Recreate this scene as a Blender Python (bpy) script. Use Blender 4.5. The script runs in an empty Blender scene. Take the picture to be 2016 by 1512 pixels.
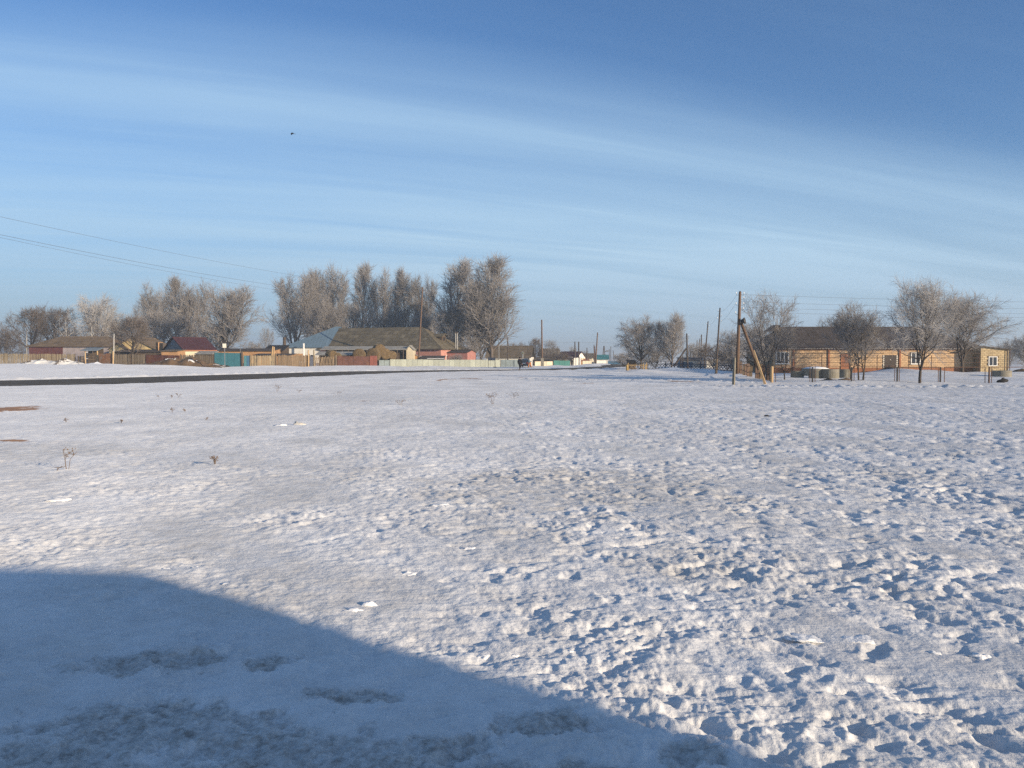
import bpy, bmesh, math, random
import numpy as np
from mathutils import Vector, Matrix

S = bpy.context.scene
COL = S.collection
R = math.radians
random.seed(7)

# ------------------------------------------------------------------ camera
CAM_H = 1.75
FPX = 1631.0                      # focal length in pixels of the 2016 px wide photograph
HOR = 704.0                       # row of the horizon in the photograph
PITCH = math.atan((756.0 - HOR) / FPX)
cam_data = bpy.data.cameras.new('camera')
cam_data.sensor_width = 36.0
cam_data.lens = 36.0 * FPX / 2016.0
cam_data.clip_start = 0.1
cam_data.clip_end = 20000.0
cam = bpy.data.objects.new('camera', cam_data)
COL.objects.link(cam)
cam.location = (0, 0, CAM_H)
cam.rotation_euler = (math.pi / 2 - PITCH, 0, 0)
S.camera = cam

# ------------------------------------------------------------------ sun and sky
SUN_EL = R(13.5)
SUN_H = Vector((0.798, -0.602)).normalized()            # horizontal direction towards the sun
SUN_AZ = math.atan2(SUN_H.x, SUN_H.y)                  # clockwise from +Y
sun_data = bpy.data.lights.new('sun', 'SUN')
sun_data.energy = 5.0
sun_data.color = (1.0, 0.815, 0.585)
sun_data.angle = R(0.53)
sun = bpy.data.objects.new('sun', sun_data)
COL.objects.link(sun)
to_sun = Vector((SUN_H.x * math.cos(SUN_EL), SUN_H.y * math.cos(SUN_EL), math.sin(SUN_EL)))
sun.rotation_euler = to_sun.to_track_quat('Z', 'Y').to_euler()
sun.location = (20, -30, 40)

world = bpy.data.worlds.new('World')
S.world = world
world.use_nodes = True
wn, wl = world.node_tree.nodes, world.node_tree.links
wn.clear()
def wnode(t, **kw):
    n = wn.new(t)
    for k, v in kw.items():
        setattr(n, k, v)
    return n
def wmath(op, a, b=None, c=None):
    n = wnode('ShaderNodeMath', operation=op)
    for i, v in enumerate((a, b, c)):
        if v is None:
            continue
        if isinstance(v, (int, float)):
            n.inputs[i].default_value = v
        else:
            wl.new(v, n.inputs[i])
    return n.outputs[0]
sky = wnode('ShaderNodeTexSky', sky_type='NISHITA')
sky.sun_disc = False
sky.sun_elevation = SUN_EL
sky.sun_rotation = SUN_AZ
sky.altitude = 100.0
sky.air_density = 1.0
sky.dust_density = 0.5
sky.ozone_density = 6.6
# thin cirrus: streaks on a high plane that run towards the right-hand horizon
tc = wnode('ShaderNodeTexCoord')
sep = wnode('ShaderNodeSeparateXYZ')
wl.new(tc.outputs['Generated'], sep.inputs[0])
zc = wmath('ADD', wmath('MAXIMUM', sep.outputs[2], 0.0), 0.10)
ux = wmath('DIVIDE', sep.outputs[0], zc)
uy = wmath('DIVIDE', sep.outputs[1], zc)
PHI = R(70)
along = wmath('ADD', wmath('MULTIPLY', ux, math.sin(PHI)), wmath('MULTIPLY', uy, math.cos(PHI)))
across = wmath('SUBTRACT', wmath('MULTIPLY', ux, math.cos(PHI)), wmath('MULTIPLY', uy, math.sin(PHI)))
def streak(sa, sc, det, w, dist=0.0):
    cmb = wnode('ShaderNodeCombineXYZ')
    wl.new(wmath('MULTIPLY', along, sa), cmb.inputs[0])
    wl.new(wmath('MULTIPLY', across, sc), cmb.inputs[1])
    cmb.inputs[2].default_value = w
    nz = wnode('ShaderNodeTexNoise')
    nz.inputs['Scale'].default_value = 1.0
    nz.inputs['Detail'].default_value = det
    nz.inputs['Roughness'].default_value = 0.55
    nz.inputs['Distortion'].default_value = dist
    wl.new(cmb.outputs[0], nz.inputs['Vector'])
    return nz.outputs['Fac']
def wrange(v, a, b, lo=0.0, hi=1.0):
    mr = wnode('ShaderNodeMapRange', interpolation_type='SMOOTHSTEP')
    for nm, x in (('From Min', a), ('From Max', b), ('To Min', lo), ('To Max', hi)):
        mr.inputs[nm].default_value = x
    wl.new(v, mr.inputs['Value'])
    return mr.outputs[0]
broad = streak(0.16, 0.45, 3.0, 3.3, 0.3)
fibre = streak(0.30, 2.6, 6.0, 8.1, 0.5)
wav = wmath('ADD', across, wmath('MULTIPLY', wmath('SUBTRACT', broad, 0.5), 0.55))
ramp = wnode('ShaderNodeValToRGB')
ramp.color_ramp.interpolation = 'B_SPLINE'
wl.new(wmath('MULTIPLY', wmath('ADD', wav, 4.5), 0.125), ramp.inputs[0])       # across -4.5 .. 3.5
el = ramp.color_ramp.elements
stops = [(0.0, 0.85), (0.10, 0.78), (0.17, 0.60), (0.215, 0.47), (0.258, 0.68), (0.285, 0.38), (0.322, 0.05), (0.46, 0.0), (0.58, 0.30), (1.0, 0.3)]
while len(el) < len(stops): el.new(0.5)
for e_, (p_, c_) in zip(el, stops):
    e_.position = p_; e_.color = (c_, c_, c_, 1)
cov = wmath('MULTIPLY', ramp.outputs[0], wmath('MULTIPLY', wrange(fibre, 0.25, 0.75, 0.72, 1.22), wrange(along, -0.8, 2.6, 0.82, 1.22)))
cov = wmath('ADD', cov, wmath('MULTIPLY', wrange(fibre, 0.5, 0.85), 0.05))
mixc = wnode('ShaderNodeMix', data_type='RGBA')
wl.new(cov, mixc.inputs[0])
wl.new(sky.outputs[0], mixc.inputs[6])
mixc.inputs[7].default_value = (3.3, 4.8, 6.2, 1)
# frosty haze low over the steppe, all round the horizon
low = wmath('EXPONENT', wmath('MULTIPLY', wmath('MAXIMUM', sep.outputs[2], 0.0), -15.0))
mixh = wnode('ShaderNodeMix', data_type='RGBA')
wl.new(wmath('MULTIPLY', low, 0.85), mixh.inputs[0])
wl.new(mixc.outputs[2], mixh.inputs[6])
mixh.inputs[7].default_value = (2.45, 2.95, 3.5, 1)
bg = wnode('ShaderNodeBackground')
wl.new(mixh.outputs[2], bg.inputs['Color'])
bg.inputs['Strength'].default_value = 0.098
wo = wnode('ShaderNodeOutputWorld')
wl.new(bg.outputs[0], wo.inputs['Surface'])

S.view_settings.view_transform = 'Standard'
S.view_settings.look = 'None'
S.view_settings.exposure = 0.6
S.view_settings.gamma = 1.0
S.view_settings.use_curve_mapping = False
S.render.engine = 'CYCLES'
S.cycles.max_bounces = 5
S.cycles.diffuse_bounces = 3
S.cycles.use_denoising = False

# ------------------------------------------------------------------ where a pixel of the photograph lies in the place
cP, sP = math.cos(PITCH), math.sin(PITCH)
def P(px, py, d):
    """The point at depth d (metres along +Y) seen at photograph pixel px, py."""
    u, v = (px - 1008.0) / FPX, (756.0 - py) / FPX
    t = d / (cP + v * sP)
    return Vector((u * t, d, CAM_H + t * (-sP + v * cP)))
def GX(px, d):
    return P(px, HOR, d).x
def ZP(py, d):
    return P(1008, py, d).z

# ------------------------------------------------------------------ noise for the ground
def _hash(ix, iy, seed):
    h = (ix.astype(np.int64) * 374761393 + iy.astype(np.int64) * 668265263 + seed * 974634777) & 0xFFFFFFFF
    h = ((h ^ (h >> 13)) * 1274126177) & 0xFFFFFFFF
    h = ((h ^ (h >> 16)) * 2246822519) & 0xFFFFFFFF
    return (h ^ (h >> 15)) & 0xFFFFFFFF
def gnoise(x, y, seed=0):
    ix, iy = np.floor(x), np.floor(y)
    fx, fy = x - ix, y - iy
    ux_, uy_ = fx * fx * fx * (fx * (fx * 6 - 15) + 10), fy * fy * fy * (fy * (fy * 6 - 15) + 10)
    out = 0
    res = []
    for dx in (0, 1):
        for dy in (0, 1):
            a = _hash(ix + dx, iy + dy, seed) * (2 * math.pi / 4294967296.0)
            res.append(np.cos(a) * (fx - dx) + np.sin(a) * (fy - dy))
    a = res[0] + (res[2] - res[0]) * ux_
    b = res[1] + (res[3] - res[1]) * ux_
    return (a + (b - a) * uy_) * 1.5
def fbm(x, y, octv, seed=0, gain=0.5, lac=2.03):
    s, amp, tot = 0, 1.0, 0
    for o in range(octv):
        s = s + amp * gnoise(x, y, seed + o * 17)
        tot += amp
        x, y = x * lac + 3.7, y * lac - 1.9
        amp *= gain
    return s / tot
def sstep(a, b, x):
    t = np.clip((x - a) / (b - a), 0, 1)
    return t * t * (3 - 2 * t)
# ------------------------------------------------------------------ the lie of the land: rows of the photograph where things stand
ANCH = [  # px, row, depth
 (-300, 713, 125), (0, 716, 125), (90, 716.5, 125), (150, 717.5, 124), (222, 719, 122), (290, 718.5, 122), (360, 719, 122), (420, 721, 122), (455, 722, 122),
 (490, 723, 124), (570, 723, 128), (660, 721.5, 135), (742, 721, 140), (760, 722.7, 145), (900, 722.6, 150), (1020, 722, 157), (441, 726, 112),
 (1030, 723.5, 148), (1023, 729, 112), (1126, 721.5, 180), (1070, 720.5, 175), (1110, 720.5, 178), (1150, 718.5, 205), (1200, 717.5, 210),
 (1235, 731.5, 102), (1445, 731, 106), (1340, 727.5, 106), (1409, 735, 92), (1600, 735, 92), (1750, 735, 92), (1900, 735, 92), (2100, 735, 92),
 (-300, 716, 150), (0, 714, 160), (300, 714, 160), (600, 714, 170), (900, 716, 180), (1200, 712, 300), (300, 712, 300), (1700, 712, 300), (2300, 712, 250),
]
_ax, _ay, _az = [], [], []
for px, row, d in ANCH:
    p = P(px, row, d)
    _ax.append(px / 110.0); _ay.append(math.log(d) * 9.0); _az.append(p.z)
for px in range(-600, 2700, 150):                                       # the open field is level
    for d in (20, 40, 56, 64):
        _ax.append(px / 110.0); _ay.append(math.log(d) * 9.0); _az.append(0.0)
for px, d in ((0, 63), (150, 68), (300, 74), (420, 80), (540, 89), (540, 74), (700, 92), (800, 104), (900, 112), (1000, 116), (1100, 110), (1250, 80), (1380, 75)):
    _ax.append(px / 110.0); _ay.append(math.log(d) * 9.0); _az.append(0.0)
_ax, _ay, _az = np.array(_ax), np.array(_ay), np.array(_az)
# mounds and ploughed banks of snow: px, row-depth, height, half length across, half length along the view
BANKS = [(1100, 168, 0.30, 3.5, 2.0), (1085, 150, 0.22, 5, 2), (1160, 186, 0.45, 3, 3), (1185, 190, 0.5, 4, 3), (1215, 170, 0.35, 5, 2.5), (1330, 98, 0.42, 6.0, 3.0), (1290, 60, 0.10, 2.5, 1.2),
         (1360, 58, 0.08, 3, 1.0), (60, 118, 0.15, 4, 2), (200, 116, 0.4, 3.0, 1.6), (700, 132, 0.25, 9, 2.5), (540, 118, 0.3, 5, 2), (860, 143, 0.25, 4, 1.5), (330, 108, 0.3, 9, 3), (930, 143, 0.15, 8, 1.5),
         (1700, 57.5, 0.16, 6, 2.4), (1850, 78, 0.35, 5, 5), (1770, 84, 0.5, 3.5, 4), (1980, 82, 0.3, 6, 3), (880, 63, 0.12, 3.2, 1.6), (620, 60, 0.12, 5, 3)]
def lie(x, y):
    """Height of the land without the small relief (arrays)."""
    d = np.maximum(y, 1.0)
    px = 1008 + FPX * x / d
    a, b = np.clip(px, -700, 2800) / 110.0, np.log(d) * 9.0
    num = np.zeros_like(a); den = np.zeros_like(a)
    for k in range(len(_ax)):
        w = 1.0 / ((a - _ax[k]) ** 2 + (b - _ay[k]) ** 2 + 0.12) ** 2
        num += w * _az[k]; den += w
    z = num / den * sstep(42, 66, y)
    z = z * (1 - sstep(230, 330, y)) + np.where(y > 230, -0.1, 0) * sstep(230, 330, y)
    for bp, bd, h, rx, ry in BANKS:
        bx = GX(bp, bd)
        z = z + h * np.exp(-((x - bx) / rx) ** 2 - ((y - bd) / ry) ** 2)
    return z
def ground_z(x, y):
    return float(lie(np.array([float(x)]), np.array([float(y)]))[0])
def G(px, d, dz=0.0):
    """A point on the ground at pixel column px and depth d."""
    x = GX(px, d)
    return Vector((x, d, ground_z(x, d) + dz))

# road centre line and half width, read from the photograph's two road edges
ROAD = [(-82.0, 22.0), (-58.0, 38.0), (-35.0, 56.5), (-28.8, 66.2), (-23.4, 81.6), (-16.5, 99.0), (-8.0, 109.5), (1.5, 116.0), (8.5, 127.0), (16.0, 150.0), (23.0, 178.0), (34.0, 230.0), (48.0, 300.0)]
ROADW = [6.6, 6.6, 6.8, 6.8, 5.9, 4.6, 3.6, 3.0, 2.6, 2.4, 2.4, 2.4, 2.4]
def smooth_path(pts, ws, n=12):
    out = []
    for i in range(len(pts) - 1):
        p0, p1, p2, p3 = (np.array(pts[max(0, min(len(pts) - 1, i + k))]) for k in (-1, 0, 1, 2))
        for j in range(n):
            t = j / n
            q = 0.5 * (2 * p1 + (p2 - p0) * t + (2 * p0 - 5 * p1 + 4 * p2 - p3) * t * t + (3 * p1 - p0 - 3 * p2 + p3) * t ** 3)
            out.append((q[0], q[1], ws[i] + (ws[i + 1] - ws[i]) * t))
    return np.array(out)
RP = smooth_path(ROAD, ROADW)
def road_dist(x, y):
    """Distance outside the road's edge (negative on the road)."""
    best = np.full(x.shape, 1e9)
    for i in range(len(RP) - 1):
        ax, ay, aw = RP[i]; bx, by, bw = RP[i + 1]
        vx, vy = bx - ax, by - ay
        t = np.clip(((x - ax) * vx + (y - ay) * vy) / (vx * vx + vy * vy), 0, 1)
        dd = np.hypot(x - ax - t * vx, y - ay - t * vy) - (aw + (bw - aw) * t)
        best = np.minimum(best, dd)
    return best

# ------------------------------------------------------------------ materials
def mat(name, col, rough=0.8, var=0.25, scale=3.0, col2=None, c2lo=0.55, c2hi=0.7, c2scale=1.5, bump=0.3, bscale=20.0, metal=0.0, pieces=0.0, stretch=(1, 1, 1), spec=0.3, coords='Object'):
    m = bpy.data.materials.new(name)
    m.use_nodes = True
    n, l = m.node_tree.nodes, m.node_tree.links
    b = n['Principled BSDF']
    b.inputs['Roughness'].default_value = rough
    b.inputs['Metallic'].default_value = metal
    b.inputs['Specular IOR Level'].default_value = spec
    t = n.new('ShaderNodeTexCoord')
    mp = n.new('ShaderNodeMapping')
    mp.inputs['Scale'].default_value = stretch
    oi = n.new('ShaderNodeObjectInfo')
    l.new(t.outputs[coords], mp.inputs['Vector'])
    off = n.new('ShaderNodeVectorMath'); off.operation = 'ADD'
    rs = n.new('ShaderNodeMath'); rs.operation = 'MULTIPLY'; rs.inputs[1].default_value = 37.0
    l.new(oi.outputs['Random'], rs.inputs[0])
    l.new(mp.outputs[0], off.inputs[0]); l.new(rs.outputs[0], off.inputs[1])
    nz = n.new('ShaderNodeTexNoise')
    nz.inputs['Scale'].default_value = scale
    nz.inputs['Detail'].default_value = 5
    nz.inputs['Roughness'].default_value = 0.6
    l.new(off.outputs[0], nz.inputs['Vector'])
    mx = n.new('ShaderNodeMix'); mx.data_type = 'RGBA'
    rg = n.new('ShaderNodeMapRange'); rg.inputs['From Min'].default_value = 0.3; rg.inputs['From Max'].default_value = 0.7
    l.new(nz.outputs['Fac'], rg.inputs['Value'])
    l.new(rg.outputs[0], mx.inputs[0])
    mx.inputs[6].default_value = (*[c * (1 - var) for c in col], 1)
    mx.inputs[7].default_value = (*[min(1, c * (1 + var)) for c in col], 1)
    out = mx.outputs[2]
    if col2:
        n2 = n.new('ShaderNodeTexNoise'); n2.inputs['Scale'].default_value = c2scale; n2.inputs['Detail'].default_value = 6; n2.inputs['Roughness'].default_value = 0.65
        l.new(off.outputs[0], n2.inputs['Vector'])
        r2 = n.new('ShaderNodeMapRange'); r2.inputs['From Min'].default_value = c2lo; r2.inputs['From Max'].default_value = c2hi
        l.new(n2.outputs['Fac'], r2.inputs['Value'])
        m2 = n.new('ShaderNodeMix'); m2.data_type = 'RGBA'
        l.new(r2.outputs[0], m2.inputs[0]); l.new(out, m2.inputs[6]); m2.inputs[7].default_value = (*col2, 1)
        out = m2.outputs[2]
    if pieces > 0:
        hs = n.new('ShaderNodeHueSaturation')
        pr = n.new('ShaderNodeMapRange'); pr.inputs['To Min'].default_value = 1 - pieces; pr.inputs['To Max'].default_value = 1 + pieces
        l.new(oi.outputs['Random'], pr.inputs['Value']); l.new(pr.outputs[0], hs.inputs['Value']); l.new(out, hs.inputs['Color'])
        out = hs.outputs[0]
    l.new(out, b.inputs['Base Color'])
    if bump > 0:
        nb = n.new('ShaderNodeTexNoise'); nb.inputs['Scale'].default_value = bscale; nb.inputs['Detail'].default_value = 4
        l.new(off.outputs[0], nb.inputs['Vector'])
        bp = n.new('ShaderNodeBump'); bp.inputs['Strength'].default_value = bump; bp.inputs['Distance'].default_value = 0.02
        l.new(nb.outputs['Fac'], bp.inputs['Height']); l.new(bp.outputs[0], b.inputs['Normal'])
    return m

# ------------------------------------------------------------------ the snow field: one sheet, fine near the viewer, out to the horizon
def ring_radii():
    r = [0.25, 0.6, 1.0, 1.4, 1.8, 2.1, 2.35]
    while r[-1] < 14: r.append(r[-1] * 1.0030)
    while r[-1] < 125: r.append(r[-1] * 1.0062)
    while r[-1] < 320: r.append(r[-1] * 1.020)
    while r[-1] < 3000: r.append(r[-1] * 1.30)
    return np.array(r)
rr = ring_radii()
fine = np.linspace(R(-39), R(39), 780)
coarse = np.linspace(R(39), R(360 - 39), 64)[1:-1]
th = np.concatenate([fine, coarse])
NR, NT = len(rr), len(th)
RRR, TTT = np.meshgrid(rr, th, indexing='ij')
gx, gy = (RRR * np.sin(TTT)).ravel(), (RRR * np.cos(TTT)).ravel()
dd = np.maximum(gy, 0.5)
gpx = 1008 + FPX * gx / dd
z0 = np.zeros(gx.shape)
far = gy > 40
z0[far] = lie(gx[far], gy[far])
rd = np.full(gx.shape, 1e3)
nearroad = (gy > 15) & (gy < 320) & (np.hypot(gx, gy) > 20)
rd[nearroad] = road_dist(gx[nearroad], gy[nearroad])

# masks -------------------------------------------------------------
warp = fbm(gx * 0.35, gy * 0.35, 3, 91)
rightness = sstep(-0.75, 0.85, gx / (dd + 2.0) * 2.2 + 0.15 * warp)          # the trodden right-hand side
tramp = sstep(0.46, 0.62, 0.5 + 0.5 * fbm(gx * 0.55 + 9, gy * 0.4, 3, 5)) * 0.6 + 0.4 * rightness
nearfade = 1 - sstep(10, 45, gy)
# relief ------------------------------------------------------------
z = z0.copy()
z += 0.050 * fbm(gx * 0.16, gy * 0.13, 3, 1) * (1 - 0.5 * sstep(60, 120, gy))
z += 0.020 * fbm(gx * 0.7, gy * 0.6, 2, 2)
ZM = z.copy()
wx, wy = gx + 0.25 * gnoise(gx * 0.9, gy * 0.9, 33), gy + 0.25 * gnoise(gx * 0.9 + 5, gy * 0.9, 34)
n3 = fbm(wx * 3.1 + wy * 0.9, wy * 4.0, 5, 3, 0.52)
pits = -np.maximum(0, -n3 - 0.06) * 1.0 + np.maximum(0, n3) * 0.32            # hoof and boot holes with soft lips
z += pits * (0.024 + 0.100 * rightness * (0.40 + 0.60 * tramp)) * (1 - 0.55 * sstep(20, 50, gy))
# wind ripples across the open snow
z += 0.011 * fbm(gx * 1.5 + gy * 0.35, gy * 5.2 - gx * 0.9, 3, 6, 0.55) * (1 - 0.6 * rightness)
# crumbly crust
cr = fbm(gx * 9.0, gy * 8.0, 3, 11, 0.6)
crm = sstep(-0.15, 0.35, fbm(gx * 0.8 + 4, gy * 0.7, 3, 12))
z += (0.0085 + 0.0145 * crm) * cr * (1 - sstep(12, 24, RRR.ravel()))
z += (0.0030 + 0.0040 * crm) * np.abs(fbm(gx * 21, gy * 19, 2, 15, 0.6)) * (1 - sstep(5, 9, RRR.ravel()))
z += 0.023 * fbm(gx * 3.2, gy * 4.0, 3, 13, 0.55) * (0.35 + 0.65 * crm) * (1 - 0.5 * sstep(25, 60, gy))
relf = np.clip(0.38 + 1.60 * (0.5 + 0.5 * fbm(gx * 0.42 + 31, gy * 0.36, 4, 101, 0.6)), 0.3, 1.6)
glaze = sstep(0.10, 0.42, fbm(gx * 0.33 + 7 + 0.3 * gy, gy * 0.26, 3, 103, 0.55))
z = ZM + (z - ZM) * relf * (1 - 0.66 * glaze)
# boot trails
def trail(a, b, seed, n):
    global z
    rnd = np.random.RandomState(seed)
    da, db = (CAM_H * FPX / (q[1] - HOR) for q in (a, b))
    p0, p1 = np.array([GX(a[0], da), da]), np.array([GX(b[0], db), db])
    dv = (p1 - p0) / np.linalg.norm(p1 - p0); nv = np.array([-dv[1], dv[0]])
    L = np.linalg.norm(p1 - p0); k = 0; s = 0.0
    while s < L:
        c = p0 + dv * s + nv * ((0.11 if k % 2 else -0.11) + rnd.normal(0, 0.03) + 0.25 * math.sin(s * 0.4 + seed))
        m = (np.abs(gx - c[0]) < 0.5) & (np.abs(gy - c[1]) < 0.5)
        lx, ly = (gx[m] - c[0]) * dv[0] + (gy[m] - c[1]) * dv[1], (gx[m] - c[0]) * nv[0] + (gy[m] - c[1]) * nv[1]
        q = np.sqrt((lx / 0.15) ** 2 + (ly / 0.065) ** 2) * (1 + 0.55 * cr[m])
        z[m] += -rnd.uniform(0.004, 0.020) * (1 - sstep(0.45, 1.3, q)) + 0.006 * np.exp(-((q - 1.4) / 0.35) ** 2)
        s += rnd.uniform(0.58, 0.72); k += 1
trail((1990, 1235), (1330, 800), 3, 0); trail((1240, 1180), (1010, 770), 8, 0); trail((1500, 1420), (1900, 860), 11, 0)
# rough ridges the plough and tractor left in front of the right-hand fence, and along the track
ridge_line = 50.5 - 0.06 * (gx - 14) + 0.8 * gnoise(gx * 0.25, gx * 0 + 2.2, 41)
rb = np.exp(-((gy - ridge_line) / 1.5) ** 2) * sstep(8, 15, gx)
trk = 60.0 + 1.9 * (14 - gx) * 0.35 + 2.2 * gnoise(gx * 0.12, gx * 0 + 7.0, 42)
rb2 = np.exp(-((gy - trk) / 1.6) ** 2) * sstep(-2, 3, gx) * (1 - sstep(15, 20, gx))
rbc = np.clip(fbm(gx * 1.9, gy * 1.5, 3, 14, 0.6), -0.2, 1)
z += (rb + 0.8 * rb2) * (0.05 + 0.26 * rbc)
# wheel ruts on the snowy lane to the right of the road
lane = sstep(1, 8, gx) * sstep(72, 84, gy) * (1 - sstep(170, 200, gy))
z += lane * 0.055 * np.sin((gx * 0.50 + gy * 0.10 + 0.8 * gnoise(gx * 0.06, gy * 0.03, 55)) * 3.0)
# banks on both sides of the road, and the road bed itself cut in
rough_edge = rd + 0.45 * fbm(gx * 0.9, gy * 0.9, 2, 21)
farside = np.where(gx < 0, sstep(-1.0, 1.0, (gy - np.interp(gx, RP[:, 0], RP[:, 1]))), 0.0)
z += (0.015 + 0.22 * farside) * np.exp(-((rough_edge - 1.0) / 0.9) ** 2) * (0.6 + 0.9 * fbm(gx * 1.3, gy * 1.0, 3, 22)) * (rd < 900)
bed = 1 - sstep(-0.25, 0.35, rough_edge)
z = z * (1 - bed) + (z0 - 0.03) * bed
# icy, gritty ground trodden through in the shade at the lower left
WA = np.clip(gy / 12.0, 0.28, 2.2)
bxw = gx + 0.95 * WA * fbm(gx * 0.62 / WA, gy * 0.62 / WA, 4, 161, 0.6)
byw = gy + 0.60 * WA * fbm(gx * 0.62 / WA + 19, gy * 0.9 / WA, 4, 163, 0.6)
def blob(px, row, rx, ry):
    d_ = CAM_H * FPX / (row - HOR)
    return np.exp(-((bxw - GX(px, d_)) / rx) ** 2 - ((byw - d_) / ry) ** 2)
grit = np.maximum.reduce([blob(300, 1308, 0.50, 0.20), 0.8 * blob(540, 1300, 0.30, 0.14), 0.85 * blob(690, 1370, 0.26, 0.10), blob(330, 1430, 0.75, 0.30), blob(520, 1470, 0.5, 0.25),
                          0.9 * blob(1040, 1430, 0.32, 0.16), 0.9 * blob(860, 1465, 0.28, 0.14), blob(1330, 1492, 0.2, 0.14), blob(100, 1500, 0.5, 0.2), blob(700, 1530, 0.9, 0.25), blob(1100, 1560, 0.9, 0.25), blob(300, 1590, 2, 0.4)])
grit = 0.85 * sstep(0.34, 0.70, grit + 0.78 * fbm(gx * 4.6, gy * 4.2, 7, 61, 0.72))
z -= grit * (0.010 + 0.020 * fbm(gx * 16, gy * 14, 2, 62))
# bare earth showing through
def epatch(px, row, rx, ry, k=1.0):
    return k * blob(px, row, rx, ry)
earth = np.maximum.reduce([epatch(8, 806, 1.5, 2.0), epatch(45, 869, 0.62, 0.30), epatch(878, 748, 1.6, 4.5), epatch(935, 745, 0.8, 2.5, 0.9), epatch(1040, 743.5, 0.5, 2.0, 0.8), epatch(1330, 753, 1.4, 1.6, 0.8),
                           epatch(1150, 755, 1.0, 1.2, 0.6), epatch(1250, 752, 0.7, 0.7, 0.5), epatch(690, 790, 2.5, 1.0, 0.42), epatch(600, 775, 1.5, 0.8, 0.42), epatch(740, 862, 0.3, 0.1, 0.55), epatch(500, 760, 2.0, 1.5, 0.42), epatch(280, 765, 2.0, 1.5, 0.40)])
earth = sstep(0.34, 0.50, earth * (0.80 + 0.8 * fbm(gx * 2.2, gy * 1.3, 5, 71, 0.66) + 0.35 * fbm(gx * 0.5, gy * 0.5, 2, 72)))
LEFTW = sstep(-2, -16, gx) if False else 1 - sstep(-14, -1, gx + 0.12 * gy)
# snow greyed and yellowed by feet and wheels
stain = sstep(0.30, 0.75, 0.5 + 0.5 * fbm(gx * 0.5 + 2, gy * 0.28, 5, 81, 0.62)) * (0.56 - 0.44 * LEFTW) + 0.22 * glaze
stain = np.maximum(stain, 0.75 * sstep(0.25, 0.7, blob(1130, 960, 2.6, 2.2) + 0.45 * fbm(gx * 2.2, gy * 1.4, 4, 82, 0.6)))
stain = np.maximum(stain, 0.70 * sstep(0.25, 0.8, blob(90, 890, 2.2, 2.0) + 0.4 * fbm(gx * 1.4, gy * 1.0, 3, 83)))
stain = np.maximum(stain, 0.55 * sstep(0.2, 0.8, blob(1330, 1110, 0.7, 0.9) + 0.3 * fbm(gx * 3, gy * 2.4, 3, 84)))
stain = np.maximum(stain, 0.55 * sstep(0.2, 0.8, blob(640, 785, 6, 6) + 0.5 * fbm(gx * 0.9, gy * 0.6, 4, 85)))
z = np.where(RRR.ravel() > 1500, -0.4, z)

Z_FIELD = z.copy()
co = np.stack([gx, gy, z], axis=1)
co = np.vstack([co, [[0, 0, 0]]])
i = np.arange(NR - 1)[:, None]; j = np.arange(NT)[None, :]
jn = (j + 1) % NT
quads = np.stack([i * NT + j, (i + 1) * NT + j, (i + 1) * NT + jn, i * NT + jn], axis=-1).reshape(-1, 4)
quads = quads[:, ::-1]
tris = np.stack([np.full(NT, NR * NT), np.arange(NT), (np.arange(NT) + 1) % NT], axis=-1)[:, ::-1]
me = bpy.data.meshes.new('snow_field')
nq, ntq = len(quads), len(tris)
me.vertices.add(len(co)); me.vertices.foreach_set('co', co.astype(np.float32).ravel())
me.loops.add(nq * 4 + ntq * 3)
me.loops.foreach_set('vertex_index', np.concatenate([quads.ravel(), tris.ravel()]).astype(np.int32))
me.polygons.add(nq + ntq)
me.polygons.foreach_set('loop_start', np.concatenate([np.arange(nq) * 4, nq * 4 + np.arange(ntq) * 3]).astype(np.int32))
me.polygons.foreach_set('use_smooth', np.ones(nq + ntq, dtype=bool))
me.update(calc_edges=True)
me.validate()
for nm, arr in (('earth', earth), ('grit', grit), ('stain', stain)):
    at_ = me.attributes.new(nm, 'FLOAT', 'POINT')
    at_.data.foreach_set('value', np.append(arr, 0).astype(np.float32))

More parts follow.
